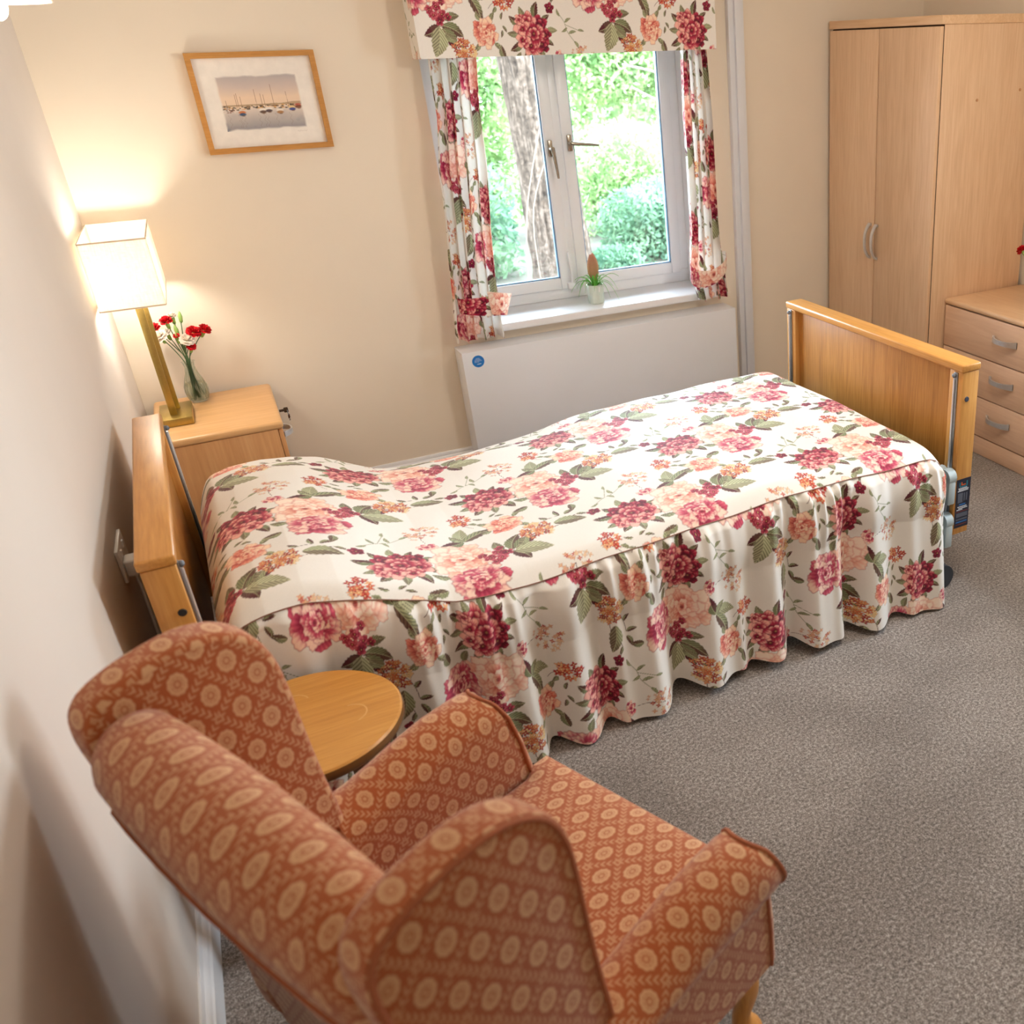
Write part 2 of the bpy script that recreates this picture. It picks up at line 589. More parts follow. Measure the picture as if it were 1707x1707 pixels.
def floral_up(U, V, u0, v0):
    """the same cotton hung upright: on the bed its top points to the head"""
    return floral(-(V - v0), U - u0, 0, 0)

t = NT('printed_cotton')
at = t.n('Attribute', attribute_name='print')
t.set(color=at.outputs['Color'], rough=.72, spec=.25, sheen=.15)
t.bump(t.noise(t.coord(), 700, 2), .06, .001)
M_FLORAL = t.mat
t = NT('printed_cotton_thin')
at = t.n('Attribute', attribute_name='print')
t.set(color=at.outputs['Color'], rough=.75, spec=.2)
tr = t.n('BsdfTranslucent')
t.nt.links.new(at.outputs['Color'], tr.inputs[0])
mx = t.n('MixShader')
mx.inputs[0].default_value = .22
t.nt.links.new(t.b.outputs[0], mx.inputs[1])
t.nt.links.new(tr.outputs[0], mx.inputs[2])
t.nt.links.new(mx.outputs[0], t.out.inputs[0])
M_CURTAIN = t.mat

# ------------------------------------------------------------------ shared materials
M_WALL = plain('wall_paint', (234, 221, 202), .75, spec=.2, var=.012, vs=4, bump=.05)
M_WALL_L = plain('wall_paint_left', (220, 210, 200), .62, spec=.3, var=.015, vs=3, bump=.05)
M_CEIL = plain('ceiling_paint', (240, 236, 228), .8, spec=.2, var=.01, vs=4)
M_GLOSS = plain('white_gloss', (240, 241, 243), .32, var=.008, vs=6)
M_PVC = plain('white_pvc', (243, 246, 250), .28, var=.006, vs=6)
M_PANEL = plain('panel_paint', (232, 234, 239), .42, var=.012, vs=3)
M_TRIM = plain('trim_paint', (225, 226, 230), .4, var=.01, vs=5)
M_BED = wood('bed_beech', (176, 116, 52), (205, 146, 76), (222, 170, 100), 'y', .8, .3)
M_BEDZ = wood('bed_beech_post', (180, 120, 56), (206, 148, 78), (222, 170, 100), 'z', .8, .35)
M_BEDP = wood('bed_board_veneer', (150, 96, 40), (184, 126, 58), (204, 148, 80), 'z', 1.0, .38, figure=.6)
M_BEECH_Z = wood('beech_laminate_upright', (212, 172, 134), (228, 192, 156), (238, 208, 176), 'z', .7, .36)
M_BEECH_Y = wood('beech_laminate_flat', (210, 166, 124), (226, 188, 148), (238, 206, 170), 'y', .7, .34)
M_BEECH_DR = wood('beech_laminate_drawer', (218, 178, 148), (232, 196, 166), (242, 212, 186), 'y', .6, .36)
M_NS = wood('nightstand_laminate', (200, 150, 96), (220, 174, 120), (232, 192, 142), 'x', .7, .32)
M_NSZ = wood('nightstand_side', (190, 136, 86), (208, 156, 104), (220, 172, 122), 'z', .7, .36)
M_TABLE = wood('table_veneer', (184, 122, 50), (206, 146, 70), (218, 164, 90), 'x', 1.0, .33, figure=.45)
M_TABLEDK = wood('table_frame', (98, 58, 24), (128, 80, 36), (150, 98, 48), 'z', 1.2, .4)
M_LEG = wood('chair_leg_oak', (190, 124, 56), (212, 150, 78), (226, 172, 100), 'z', 1.2, .32)
M_FRAME = wood('picture_frame_oak', (168, 112, 50), (194, 138, 70), (210, 158, 92), 'x', 2.0, .45)
M_CHROME = plain('brushed_steel', (226, 227, 230), .42, .85, var=.05, vs=80)
M_STEEL = plain('dull_steel', (150, 154, 160), .38, 1.0, var=.08, vs=60)
M_BRASS = plain('brushed_brass', (184, 162, 96), .36, 1.0, var=.05, vs=120)
M_BLACK = plain('black_plastic', (26, 26, 30), .5, var=.1, vs=40)
M_GREY = plain('bed_frame_grey', (176, 190, 194), .45, var=.03, vs=20)
M_WHITE_PL = plain('white_plastic', (240, 238, 234), .4, var=.01)

t = NT('carpet')
co = t.coord()
n1 = t.noise(co, 120, 4, .8)
n2 = t.noise(co, 330, 2, .7)
n3 = t.noise(co, 2.2, 3, .5)
f = t.m('ADD', t.m('MULTIPLY', n1, .6), t.m('MULTIPLY', n2, .4))
c = t.ramp(f, [(.38, srgb(74, 66, 62)), (.5, srgb(138, 128, 121)), (.62, srgb(204, 195, 188))])
c = t.mix(t.ss(n3, .42, .62), c, t.mix(1.0, c, (.80, .79, .78, 1), 'MULTIPLY'))
t.set(color=c, rough=.95, spec=.1, sheen=.25)
t.bump(f, .55, .006)
M_CARPET = t.mat

def glass_pane():
    t = NT('window_glass')
    tr = t.n('BsdfTransparent')
    tr.inputs[0].default_value = (.97, .985, .98, 1)
    gl = t.n('BsdfGlossy')
    gl.inputs['Roughness'].default_value = .02
    fr = t.n('Fresnel')
    fr.inputs[0].default_value = 1.45
    mx = t.n('MixShader')
    t.nt.links.new(fr.outputs[0], mx.inputs[0])
    t.nt.links.new(tr.outputs[0], mx.inputs[1])
    t.nt.links.new(gl.outputs[0], mx.inputs[2])
    t.nt.links.new(mx.outputs[0], t.out.inputs[0])
    return t.mat
M_GLASS = glass_pane()

# ------------------------------------------------------------------ room shell
def struct(o):
    o['kind'] = 'structure'
    return o
struct(box('floor', None, M_CARPET, -.2, WR + .2, WF - .2, .3, -.12, 0, 0))
struct(box('ceiling', None, M_CEIL, -.2, WR + .2, WF - .2, .3, CEIL, CEIL + .12, 0))
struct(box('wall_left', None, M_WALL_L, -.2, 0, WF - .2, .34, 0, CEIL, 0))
struct(box('wall_front', None, M_WALL, -.2, WR + .2, WF - .2, WF, 0, CEIL, 0))
bm = bmesh.new()
for a in ((0, OPX0, 0, CEIL), (OPX1, WR + .2, 0, CEIL), (OPX0, OPX1, 0, OPZ0 - .03), (OPX0, OPX1, OPZ1, CEIL)):
    bm_box(bm, a[0], a[1], 0, .34, a[2], a[3])
struct(bm_done(bm, 'wall_back', None, M_WALL))
SW = (-2.82, -1.92, .95, 1.80)    # side window in the right wall, outside the frame
bm = bmesh.new()
for a in ((WF, SW[0], 0, CEIL), (SW[1], 0, 0, CEIL), (SW[0], SW[1], 0, SW[2]), (SW[0], SW[1], SW[3], CEIL)):
    bm_box(bm, WR, WR + .2, a[0], a[1], a[2], a[3])
struct(bm_done(bm, 'wall_right', None, M_WALL))
w2 = thing('window_2', 'white framed side window in the right wall behind the camera side', 'window', (WR + .1, (SW[0] + SW[1]) / 2, SW[2]))
w2['kind'] = 'structure'
del w2['category']
bm = bmesh.new()
hw, hh = (SW[1] - SW[0]) / 2, SW[3] - SW[2]
for a in ((-hw, -hw + .06, 0, hh), (hw - .06, hw, 0, hh), (-.03, .03, 0, hh), (-hw, hw, 0, .06), (-hw, hw, hh - .06, hh)):
    bm_box(bm, -.03, .03, a[0], a[1], a[2], a[3], .004)
bm_done(bm, 'window_frame', w2, M_PVC)
for ya, yb in ((-hw + .055, -.025), (.025, hw - .055)):
    box('pane', w2, M_GLASS, -.004, .004, ya, yb, .055, hh - .055, 0)

# skirting with a moulded top
def skirting(name, prof, a, b, normal, mat=M_GLOSS):
    bm = bmesh.new()
    rows = []
    for P in (a, b):
        rows.append([bm.verts.new((P[0] + normal[0] * d, P[1] + normal[1] * d, z)) for d, z in prof])
    n = len(prof)
    for i in range(n - 1):
        bm.faces.new((rows[0][i], rows[0][i + 1], rows[1][i + 1], rows[1][i]))
    bm.faces.new(rows[0])
    bm.faces.new(rows[1][::-1])
    return struct(bm_done(bm, name, None, mat, autosm=True))
SKP = [(0, .118), (.004, .118), (.007, .112), (.007, .101), (.013, .096), (.015, .088), (.015, .083), (.019, .078), (.019, 0)]
skirting('baseboard_left', SKP, (0, WF, 0), (0, -.019, 0), (1, 0))
skirting('baseboard_back', SKP, (0, 0, 0), (WR - .019, 0, 0), (0, -1))
skirting('baseboard_right', SKP, (WR, -.02, 0), (WR, WF, 0), (-1, 0))
# boxed pipe run up the back wall, right of the window
bm = bmesh.new()
bm_box(bm, 2.612, 2.640, -.030, 0, .118, CEIL, .003)
bm_box(bm, 2.640, 2.684, -.042, 0, .118, CEIL, .004)
struct(bm_done(bm, 'trim_1', None, M_TRIM, autosm=True))

# ------------------------------------------------------------------ window
win = thing('window_1', 'white double casement window looking onto a garden', 'window', (1.865, .27, OPZ0))
win['kind'] = 'structure'
del win['category']
WY = .27
def wbox(name, x0, x1, y0, y1, z0, z1, mat=M_PVC, bev=.005, parent=None):
    o = box(name, parent or win, mat, x0 - 1.865, x1 - 1.865, y0 - WY, y1 - WY, z0 - OPZ0, z1 - OPZ0, bev)
    return o
bm = bmesh.new()
for a in ((OPX0, OPX0 + .055, OPZ0 + .062, OPZ1 - .055), (OPX1 - .055, OPX1, OPZ0 + .062, OPZ1 - .055), (OPX0, OPX1, OPZ0, OPZ0 + .062), (OPX0, OPX1, OPZ1 - .055, OPZ1), (1.835, 1.885, OPZ0 + .062, OPZ1 - .055)):
    bm_box(bm, a[0] - 1.865, a[1] - 1.865, -.03, .045, a[2] - OPZ0, a[3] - OPZ0, .004)
bm_done(bm, 'outer_frame', win, M_PVC, autosm=True)
def sash(x0, x1, z0, z1, y0):
    w = .052
    bm = bmesh.new()
    for a in ((x0, x0 + w, z0, z1), (x1 - w, x1, z0, z1), (x0 + w, x1 - w, z0, z0 + w), (x0 + w, x1 - w, z1 - w, z1)):
        bm_box(bm, a[0] - 1.865, a[1] - 1.865, y0 - WY, y0 + .05 - WY, a[2] - OPZ0, a[3] - OPZ0, .006)
    s = bm_done(bm, 'sash', win, M_PVC, autosm=True)
    bm = bmesh.new()      # gasket
    g = .007
    i0, i1, k0, k1 = x0 + w - .002, x1 - w + .002, z0 + w - .002, z1 - w + .002
    for a in ((i0, i0 + g, k0, k1), (i1 - g, i1, k0, k1), (i0, i1, k0, k0 + g), (i0, i1, k1 - g, k1)):
        bm_box(bm, a[0] - 1.865, a[1] - 1.865, y0 + .012 - WY, y0 + .03 - WY, a[2] - OPZ0, a[3] - OPZ0)
    bm_done(bm, 'gasket', s, plain('gasket', (96, 140, 178), .5))
    box('pane', s, M_GLASS, x0 + w - .004 - 1.865, x1 - w + .004 - 1.865, y0 + .02 - WY, y0 + .026 - WY, z0 + w - .004 - OPZ0, z1 - w + .004 - OPZ0, 0)
    return s
sash(OPX0 + .045, 1.842, OPZ0 + .05, OPZ1 - .045, .225)
sash(1.876, OPX1 - .045, OPZ0 + .05, OPZ1 - .045, .228)
# espagnolette handles
def esp(x, z, ang, y0):
    bm = bmesh.new()
    bm_box(bm, x - .011 - 1.865, x + .011 - 1.865, y0 - .012 - WY, y0 - WY, z - .035 - OPZ0, z + .035 - OPZ0, .004)
    ca, sa = math.cos(ang), math.sin(ang)
    q = lambda d, o_: (x - 1.865 + d * ca, y0 - WY - o_, z - OPZ0 + d * sa)
    bm_tube(bm, [q(0, .008), q(0, .04)], .010, 12)
    bm_tube(bm, [q(-.004, .040), q(.02, .044), q(.10, .046), q(.125, .045)], [.010, .0085, .0065, .005], 10)
    return bm_done(bm, 'window_handle', win, plain('handle_metal', (170, 160, 146), .25, 1.0, var=.05), autosm=True)
esp(1.812, 1.345, -PI / 2 + .08, .225)
esp(1.906, 1.362, -.12, .228)
bm = bmesh.new()           # casement stay on the bottom rail
bm_tube(bm, [(1.832 - 1.865, .205 - WY, .73 - OPZ0 + .16), (1.838 - 1.865, .20 - WY, .73 - OPZ0 + .03), (1.835 - 1.865, .205 - WY, .745 - OPZ0)], .006, 8)
bm_box(bm, -.05, -.015, .20 - WY, .235 - WY, .715 - OPZ0, .745 - OPZ0, .004)
bm_done(bm, 'casement_stay', win, M_PVC, autosm=True)
sill = struct(box('trim_2', None, M_GLOSS, 1.285, 2.475, -.053, .26, OPZ0 - .034, OPZ0, .008, 3))

# white painted reveal linings
bm = bmesh.new()
bm_box(bm, OPX0, OPX0 + .004, .002, .236, OPZ0, OPZ1)
bm_box(bm, OPX1 - .004, OPX1, .002, .236, OPZ0, OPZ1)
bm_box(bm, OPX0, OPX1, .002, .236, OPZ1 - .004, OPZ1)
struct(bm_done(bm, 'trim_3', None, M_GLOSS))
# ------------------------------------------------------------------ radiator cover below the window
rc = thing('radiator_cover', 'long white boxed radiator cover with a round blue sticker under the window', 'radiator cover', (1.865, -.065, 0))
box('front_panel', rc, M_PANEL, 1.197 - 1.865, 2.537 - 1.865, -.065 - .0, -.047, .02, .5885, .004)
box('top_panel', rc, M_PANEL, 1.197 - 1.865, 2.537 - 1.865, -.047, .064, .5725, .5885, .003)
box('side_panel', rc, M_PANEL, 1.197 - 1.865, 1.215 - 1.865, -.047, .064, .02, .5725, .002)
box('side_panel', rc, M_PANEL, 2.519 - 1.865, 2.537 - 1.865, -.047, .064, .02, .5725, .002)
bm = bmesh.new()
bmesh.ops.create_cone(bm, cap_ends=True, radius1=.0262, radius2=.0262, depth=.0008, segments=40, matrix=Matrix.Translation((1.263 - 1.865, -.0656, .5435)) @ Matrix.Rotation(PI / 2, 4, 'X'))
stk = bm_done(bm, 'round_sticker', rc, plain('sticker_blue', (8, 116, 196), .35, var=.02))
tag(stk, 'round blue printed sticker')
bm = bmesh.new()
for zz, xa, xb in ((.0135, -.009, .006), (.0095, -.012, .010), (.0055, -.0150, .0125), (.0015, -.0165, .0155), (-.0028, -.0165, .004)):
    x = xa
    while x < xb:
        L = random.uniform(.0015, .004)
        bm_box(bm, 1.263 - 1.865 + x, 1.263 - 1.865 + min(x + L, xb), -.0664, -.0659, .5435 + zz - .0006, .5435 + zz + .0006)
        x += L + .0009
bm_box(bm, 1.263 - 1.865 - .006, 1.263 - 1.865 - .003, -.0664, -.0659, .5435 - .0135, .5435 - .0105)
bm_box(bm, 1.263 - 1.865 - .002, 1.263 - 1.865 + .011, -.0664, -.0659, .5435 - .0130, .5435 - .0105)
bm_done(bm, 'sticker_print', stk, plain('sticker_white', (236, 240, 248), .5))['kind'] = 'stuff'

# ------------------------------------------------------------------ curtains and pelmet
def prof_at(tab, z):
    zs = [a[0] for a in tab]
    return np.interp(z, zs[::-1], [a[1] for a in tab][::-1])
def curtain(name, label, L, Rr, n, amp, phase, u0, fullness, zbot, zt=1.93, y0=-.085, tie=.78):
    cols, rows = 330, 440
    c = thing(name, label, 'curtain', ((L[0][1] + Rr[0][1]) / 2, y0, zbot), 0, 'floral curtains at the window')
    cx = (L[0][1] + Rr[0][1]) / 2
    z = np.linspace(zt, zbot, rows)
    u = np.linspace(0, 1, cols)
    U, Z = np.meshgrid(u, z)
    l, r = prof_at(L, z)[:, None], prof_at(Rr, z)[:, None]
    wob = .12 * np.sin(3.1 * U + 5 * Z + phase)
    a = 2 * PI * n * U + phase + wob * 3 + .35 * np.sin(2 * PI * 2.3 * U + 1)
    pinch = 1 - .45 * np.exp(-((Z - tie) / .05) ** 2)
    A = amp * (.75 + .25 * np.sin(7.3 * U + phase)) * pinch
    X = l + (r - l) * U + .012 * np.cos(a) * np.sin(PI * U) * pinch
    Y = y0 - A * np.sin(a)
    Zc = Z + .006 * np.sin(a * .5) * np.exp(-(Z - zbot) / .05)
    FU = U * fullness
    grid_mesh('drape', X - cx, Y - y0, Zc - zbot, c, M_CURTAIN, color=floral_up(FU, Z + .003 * np.sin(9 * U), u0[0], u0[1]))
    return c, cx
# (height, x) of the left and right edge of each curtain
LL = [(1.95, 1.285), (1.724, 1.271), (1.516, 1.268), (1.332, 1.242), (1.129, 1.232), (0.987, 1.219), (0.786, 1.206), (0.661, 1.192), (0.5, 1.2)]
LR = [(1.95, 1.48), (1.718, 1.467), (1.552, 1.448), (1.316, 1.444), (1.067, 1.422), (0.892, 1.413), (0.73, 1.406), (0.636, 1.41), (0.5, 1.41)]
RL = [(1.95, 2.338), (1.721, 2.343), (1.472, 2.337), (1.221, 2.342), (0.983, 2.341), (0.82, 2.323), (0.645, 2.353), (0.5, 2.37)]
RR = [(1.95, 2.47), (1.73, 2.474), (1.463, 2.488), (1.209, 2.489), (0.994, 2.493), (0.796, 2.511), (0.643, 2.53), (0.5, 2.53)]
cl, clx = curtain('curtain', 'floral curtain left of the window, gathered by a tieback with a pointed flap', LL, LR, 5.5, .030, .6, (.22, 1.50), .62, .625, tie=.76)
cr, crx = curtain('curtain', 'floral curtain right of the window, nearest the white pipe boxing', RL, RR, 4.5, .028, 2.0, (.41, 1.30), .5, .640, tie=.79)
def tieback(par, px_, zb, xl, xr, flap, tilt, u0):
    rows, cols = 36, 160
    th = np.linspace(-.15 * PI, 1.15 * PI, cols)
    v = np.linspace(-.5, .5, rows)
    T, Vv = np.meshgrid(th, v)
    cx, rx = (xl + xr) / 2, (xr - xl) / 2 + .006
    s = (1 - np.cos(T)) / 2
    X = cx - rx * np.cos(T)
    Y = -.085 - .050 * np.sin(T)
    wid = .085 * (.75 + .35 * s) if flap else .070 * (1.25 - .45 * s)
    Z = zb + Vv * wid + tilt * (s - .5) - (0 if flap else .045) * np.sin(PI * np.clip(T / PI, 0, 1))
    grid_mesh('tieback', X - px_, Y + .085, Z - par.location.z, par, M_CURTAIN, color=floral_up(T * .07, Z, *u0))
    if flap:
        rows, cols = 50, 60
        uu, vv = np.meshgrid(np.linspace(0, 1, cols), np.linspace(0, 1, rows))
        # a pointed quadrilateral end of the band: top edge falls to the right, right edge runs back down
        A_, B_, C_, D_ = (1.345, .838), (1.452, .812), (1.420, .722), (1.352, .738)
        X = (1 - vv) * ((1 - uu) * A_[0] + uu * B_[0]) + vv * ((1 - uu) * D_[0] + uu * C_[0])
        Z = (1 - vv) * ((1 - uu) * A_[1] + uu * B_[1]) + vv * ((1 - uu) * D_[1] + uu * C_[1])
        Y = -.143 + .014 * uu - .006 * np.sin(uu * 3) + .004 * vv
        grid_mesh('tieback_flap', X - px_, Y + .085, Z - par.location.z, par, M_CURTAIN, color=floral_up(X, Z, 1.40 - .012, .775 + .158), flip=True)
tieback(cl, clx, .775, 1.235, 1.402, True, -.015, (.06, .80))
tieback(cr, crx, .800, 2.335, 2.512, False, .055, (.11 - .012, .765 + .158))

pe = thing('pelmet', 'box pelmet covered in floral cotton above the window', 'pelmet', (1.865, -.07, 1.724))
PX0, PX1, PZ0, PZ1 = 1.238, 2.492, 1.724, 2.10
xs = np.concatenate([np.full(36, PX0), np.linspace(PX0, PX1, 560), np.full(36, PX1)])
ys = np.concatenate([np.linspace(0, -.138, 36), np.full(560, -.14), np.linspace(-.138, 0, 36)])
us = np.concatenate([[0], np.cumsum(np.hypot(np.diff(xs), np.diff(ys)))])
zs = np.linspace(PZ0, PZ1, 170)
X, Z = np.meshgrid(xs, zs)
Y = np.meshgrid(ys, zs)[0]
Uf = np.meshgrid(us, zs)[0] - .14 + PX0
grid_mesh('cloth_front', X - 1.865, Y + .07, Z - 1.724, pe, M_FLORAL, color=floral_up(Uf, Z, 1.683, 1.800), smooth=False)
box('backing_board', pe, plain('pelmet_lining', (226, 216, 200), .8), PX0 + .003 - 1.865, PX1 - .003 - 1.865, -.065, .068, .35, .368, 0)
box('lining', pe, bpy.data.materials['pelmet_lining'], PX0 + .003 - 1.865, PX1 - .003 - 1.865, -.066, -.058, .0, .35, 0)

# ------------------------------------------------------------------ bed
BR = .0239
BPX, BPY = .108, -1.512
def bed2w(x, y):
    c, s = math.cos(BR), math.sin(BR)
    return BPX + c * (x - BPX) - s * (y - BPY), BPY + s * (x - BPX) + c * (y - BPY)
BX, BY = 1.25, -1.54
bx, by = bed2w(BX, BY)
bed = thing('adjustable_bed', 'oak coloured care bed with wooden end boards and grey metal frame under the floral bedspread', 'bed', (bx, by, 0), BR)
def bbox(name, x0, x1, y0, y1, z0, z1, mat, bev=.003, parent=None, seg=2):
    return box(name, parent or bed, mat, x0 - BX, x1 - BX, y0 - BY, y1 - BY, z0, z1, bev, seg)
def end_board(x0, x1, inner, zt, zb, extra):
    y0, y1 = -2.061, -1.010
    b = bbox('headboard' if inner > 0 else 'footboard', x0 + .022, x1 - .022, y0 + .05, y1 - .05, zb + .03, zt - .03, M_BEDP, .001)
    tr_ = bbox('top_rail', x0 - .002, x1 + .002, y0 - .003, y1 + .003, zt - .026, zt, M_BED, .006, b, 3)
    for ya, yb in ((y0, y0 + .062), (y1 - .062, y1)):
        bbox('end_post', x0 + .002, x1 - .002, ya, yb, zb, zt - .026, M_BEDZ, .004, b)
    xi = x1 - .002 if inner > 0 else x0 + .002
    for yy in (y0 + .030, y1 - .030):
        bbox('metal_channel', xi - .004, xi + .004, yy - .010, yy + .006, zb + .01, zt - .03, M_STEEL, .001, b)
        bm = bmesh.new()
        bm_tube(bm, [(xi + .006 * inner - BX, yy + .002 - BY, zt - .05), (xi + .006 * inner - BX, yy + .002 - BY, zb + .05)], .0035, 8)
        bm_done(bm, 'guide_rod', b, M_CHROME, autosm=True)
        bm = bmesh.new()
        bmesh.ops.create_uvsphere(bm, u_segments=14, v_segments=8, radius=.008, matrix=Matrix.Translation((xi + .007 * inner - BX, yy + .002 - BY, zt - .040)))
        bm_done(bm, 'rod_cap', b, plain('cap_grey', (110, 116, 126), .4), autosm=True)
    bm = bmesh.new()
    bmesh.ops.create_cone(bm, cap_ends=True, radius1=.0095, radius2=.008, depth=.004, segments=24,
                          matrix=Matrix.Translation(((x0 + x1) / 2 + extra[0] - BX, y0 - .001 - BY, extra[1])) @ Matrix.Rotation(PI / 2, 4, 'X'))
    bm_done(bm, 'end_cap', b, M_BLACK if inner > 0 else plain('cap_slate', (60, 66, 84), .45), autosm=True)
    return b
hb = end_board(.066, .138, 1, .812, .21, (.016, .672))
fb = end_board(2.3475, 2.422, -1, .814, .203, (-.012, .697))
# worn printed label at the foot of the near post
lb = bbox('warning_label', 2.3565, 2.4185, -2.0622, -2.0605, .228, .412, plain('label_navy', (34, 38, 56), .4, var=.1, vs=40), 0, fb)
tag(lb, 'dark worn printed label with a torn edge')
def lstrip(col, rows_, nm):
    bm = bmesh.new()
    for xa, xb, za, zb_ in rows_:
        bm_box(bm, 2.3565 + xa - BX, 2.3565 + xb - BX, -2.0628 - BY, -2.0620 - BY, .228 + za, .228 + zb_)
    bm_done(bm, nm, lb, plain('label_' + nm, col, .45))['kind'] = 'stuff'
lstrip((40, 128, 150), [(.012, .016, .158, .172), (.043, .048, .156, .174), (.014, .046, .154, .157)], 'logo_print')
lstrip((206, 96, 52), [(.020, .024, .160, .172), (.024, .040, .160, .164)], 'flag_print')
wl = []
for z_, n_ in ((.148, 7), (.143, 9), (.138, 8), (.078, 7), (.072, 8), (.067, 5)):
    x_ = .006 + random.uniform(0, .008)
    for _ in range(n_):
        w_ = random.uniform(.003, .006)
        if x_ + w_ < .058:
            wl.append((x_, x_ + w_, z_, z_ + .0032))
        x_ += w_ + .001
lstrip((216, 220, 226), wl, 'letter_print')
lstrip((88, 94, 108), [(.008, .030, .096, .132), (.034, .040, .1, .13), (.044, .05, .1, .13), (.006, .056, .040, .056), (.006, .056, .028, .034)], 'panel_print')
lstrip((46, 104, 168), [(.016, .044, .085, .090), (.006, .056, .0185, .0235)], 'blue_print')
lstrip((120, 52, 50), [(.004, .058, .0600, .0625), (.006, .056, .010, .0125)], 'red_print')
# grey side rails with end brackets, legs, castors, mattress
for ya, yb in ((-2.035, -1.985), (-1.085, -1.035)):
    bm = bmesh.new()
    for za, zb_ in ((.33, .455), (.165, .29)):
        bm_box(bm, .17 - BX, 2.336 - BX, ya - BY, yb - BY, za, zb_ - .045, .004)
        bm_tube(bm, [(.17 - BX, (ya + yb) / 2 - BY, zb_ - .030), (2.340 - BX, (ya + yb) / 2 - BY, zb_ - .030)], .030, 14)
    bm_done(bm, 'side_rail', bed, M_GREY, autosm=True)
    bbe = bmesh.new()
    for za, zb_ in ((.33, .455), (.165, .29)):
        bm_box(bbe, 2.314 - BX, 2.3455 - BX, ya - .036 - BY if ya < -1.5 else ya - BY, yb - BY if ya < -1.5 else yb + .036 - BY, za, zb_ - .04, .006)
        bm_tube(bbe, [(2.314 - BX, ya - .010 - BY if ya < -1.5 else yb + .010 - BY, zb_ - .028), (2.3455 - BX, ya - .010 - BY if ya < -1.5 else yb + .010 - BY, zb_ - .028)], .028, 14)
    bm_done(bbe, 'end_bracket', bed, M_GREY, autosm=True)
    for xl in (.28, 2.306):
        lx, ly = xl - BX, (ya + yb) / 2 - BY + (0 if xl < 1 else (-.030 if ya < -1.5 else .030))
        bm = bmesh.new()
        bm_tube(bm, [(lx, ly, .30), (lx, ly, .095)], .015, 14)
        bm_tube(bm, [(lx, ly, .125), (lx, ly, .105)], .022, 14)
        lg = bm_done(bm, 'leg', bed, M_GREY, autosm=True)
        bm = bmesh.new()
        for k in (-1, 1):
            bmesh.ops.create_cone(bm, cap_ends=True, radius1=.046, radius2=.046, depth=.018, segments=24,
                                  matrix=Matrix.Translation((lx + .015, ly + k * .016, .046)) @ Matrix.Rotation(PI / 2, 4, 'X'))
        bm_done(bm, 'castor_wheel', lg, plain('castor_dark', (52, 58, 68), .5), autosm=True)
        bm = bmesh.new()
        bm_box(bm, lx - .012, lx + .030, ly - .012, ly + .012, .06, .105, .008)
        bm_done(bm, 'castor_fork', lg, M_GREY, autosm=True)
bbox('mattress', .19, 2.26, -2.03, -1.06, .34, .478, plain('mattress_blue', (60, 72, 96), .7), .03, None, 3)

# ------------------------------------------------------------------ bedspread
sp = thing('bedspread', 'floral cotton bedspread with a gathered skirt covering the bed', 'bedspread', (bx, by, 0), BR)
def sm(x, a, b):
    t_ = np.clip((x - a) / (b - a), 0, 1)
    return t_ * t_ * (3 - 2 * t_)
def ztop(x, y):
    zp = np.interp(x, [.15, .20, .27, .36, .44, .52, .60, .68, .78, .88, 1.0, 1.3, 1.7, 2.05, 2.18, 2.26],
                   [.575, .602, .616, .618, .610, .590, .562, .540, .528, .527, .533, .545, .558, .560, .558, .550])
    k = .02
    yc = (y + 1.545) / .525
    dome = .012 * (1 - yc ** 2)
    pil = .022 * np.exp(-((x - .37) / .17) ** 2) * (1 - np.clip(np.abs(yc) - .55, 0, 1) * 1.6)
    far = -.035 * sm(y, -1.25, -1.02) * sm(x, .5, .75) * (1 - sm(x, 1.1, 1.5))
    wr = .0025 * np.sin(9 * x + 4 * y + 2 * np.sin(6 * y)) + .0018 * np.sin(23 * x - 13 * y)
    wr = wr + .006 * np.exp(-((x - .66 - .25 * (y + 1.9)) / .05) ** 2) * sm(-y, 1.5, 1.9)
    return zp + dome + pil + far + wr
NXT, NYT = 960, 330
xs = np.linspace(.158, 2.262, NXT)
v = np.linspace(0, 1, NYT)
YN, YF = -2.074, -1.022
X, Vv = np.meshgrid(xs, v)
yn = YN + .03 * np.exp(-((X - .16) / .10) ** 2) + .008 * np.sin(5 * X) + .02 * np.exp(-((X - .34) / .09) ** 2)
Y = yn + (YF - yn) * Vv
Z = ztop(X, Y)
dn = np.clip((Y - yn) / .07, 0, 1)
Z = Z - .022 * (1 - dn) ** 2 - .03 * (1 - np.clip((YF - Y) / .05, 0, 1)) ** 2
dl = np.clip((X - .158) / .07, 0, 1)
Z = Z - .085 * (1 - dl) ** 2.2
dr = np.clip((2.262 - X) / .05, 0, 1)
Z = Z - .03 * (1 - dr) ** 2
grid_mesh('top_panel', X - BX, Y - BY, Z, sp, M_FLORAL, color=floral(X, Y + .9 * (Z - .55) * (1 - dl), .914, -1.581))
seam_x, seam_y, seam_z = xs.copy(), Y[0].copy(), Z[0].copy()
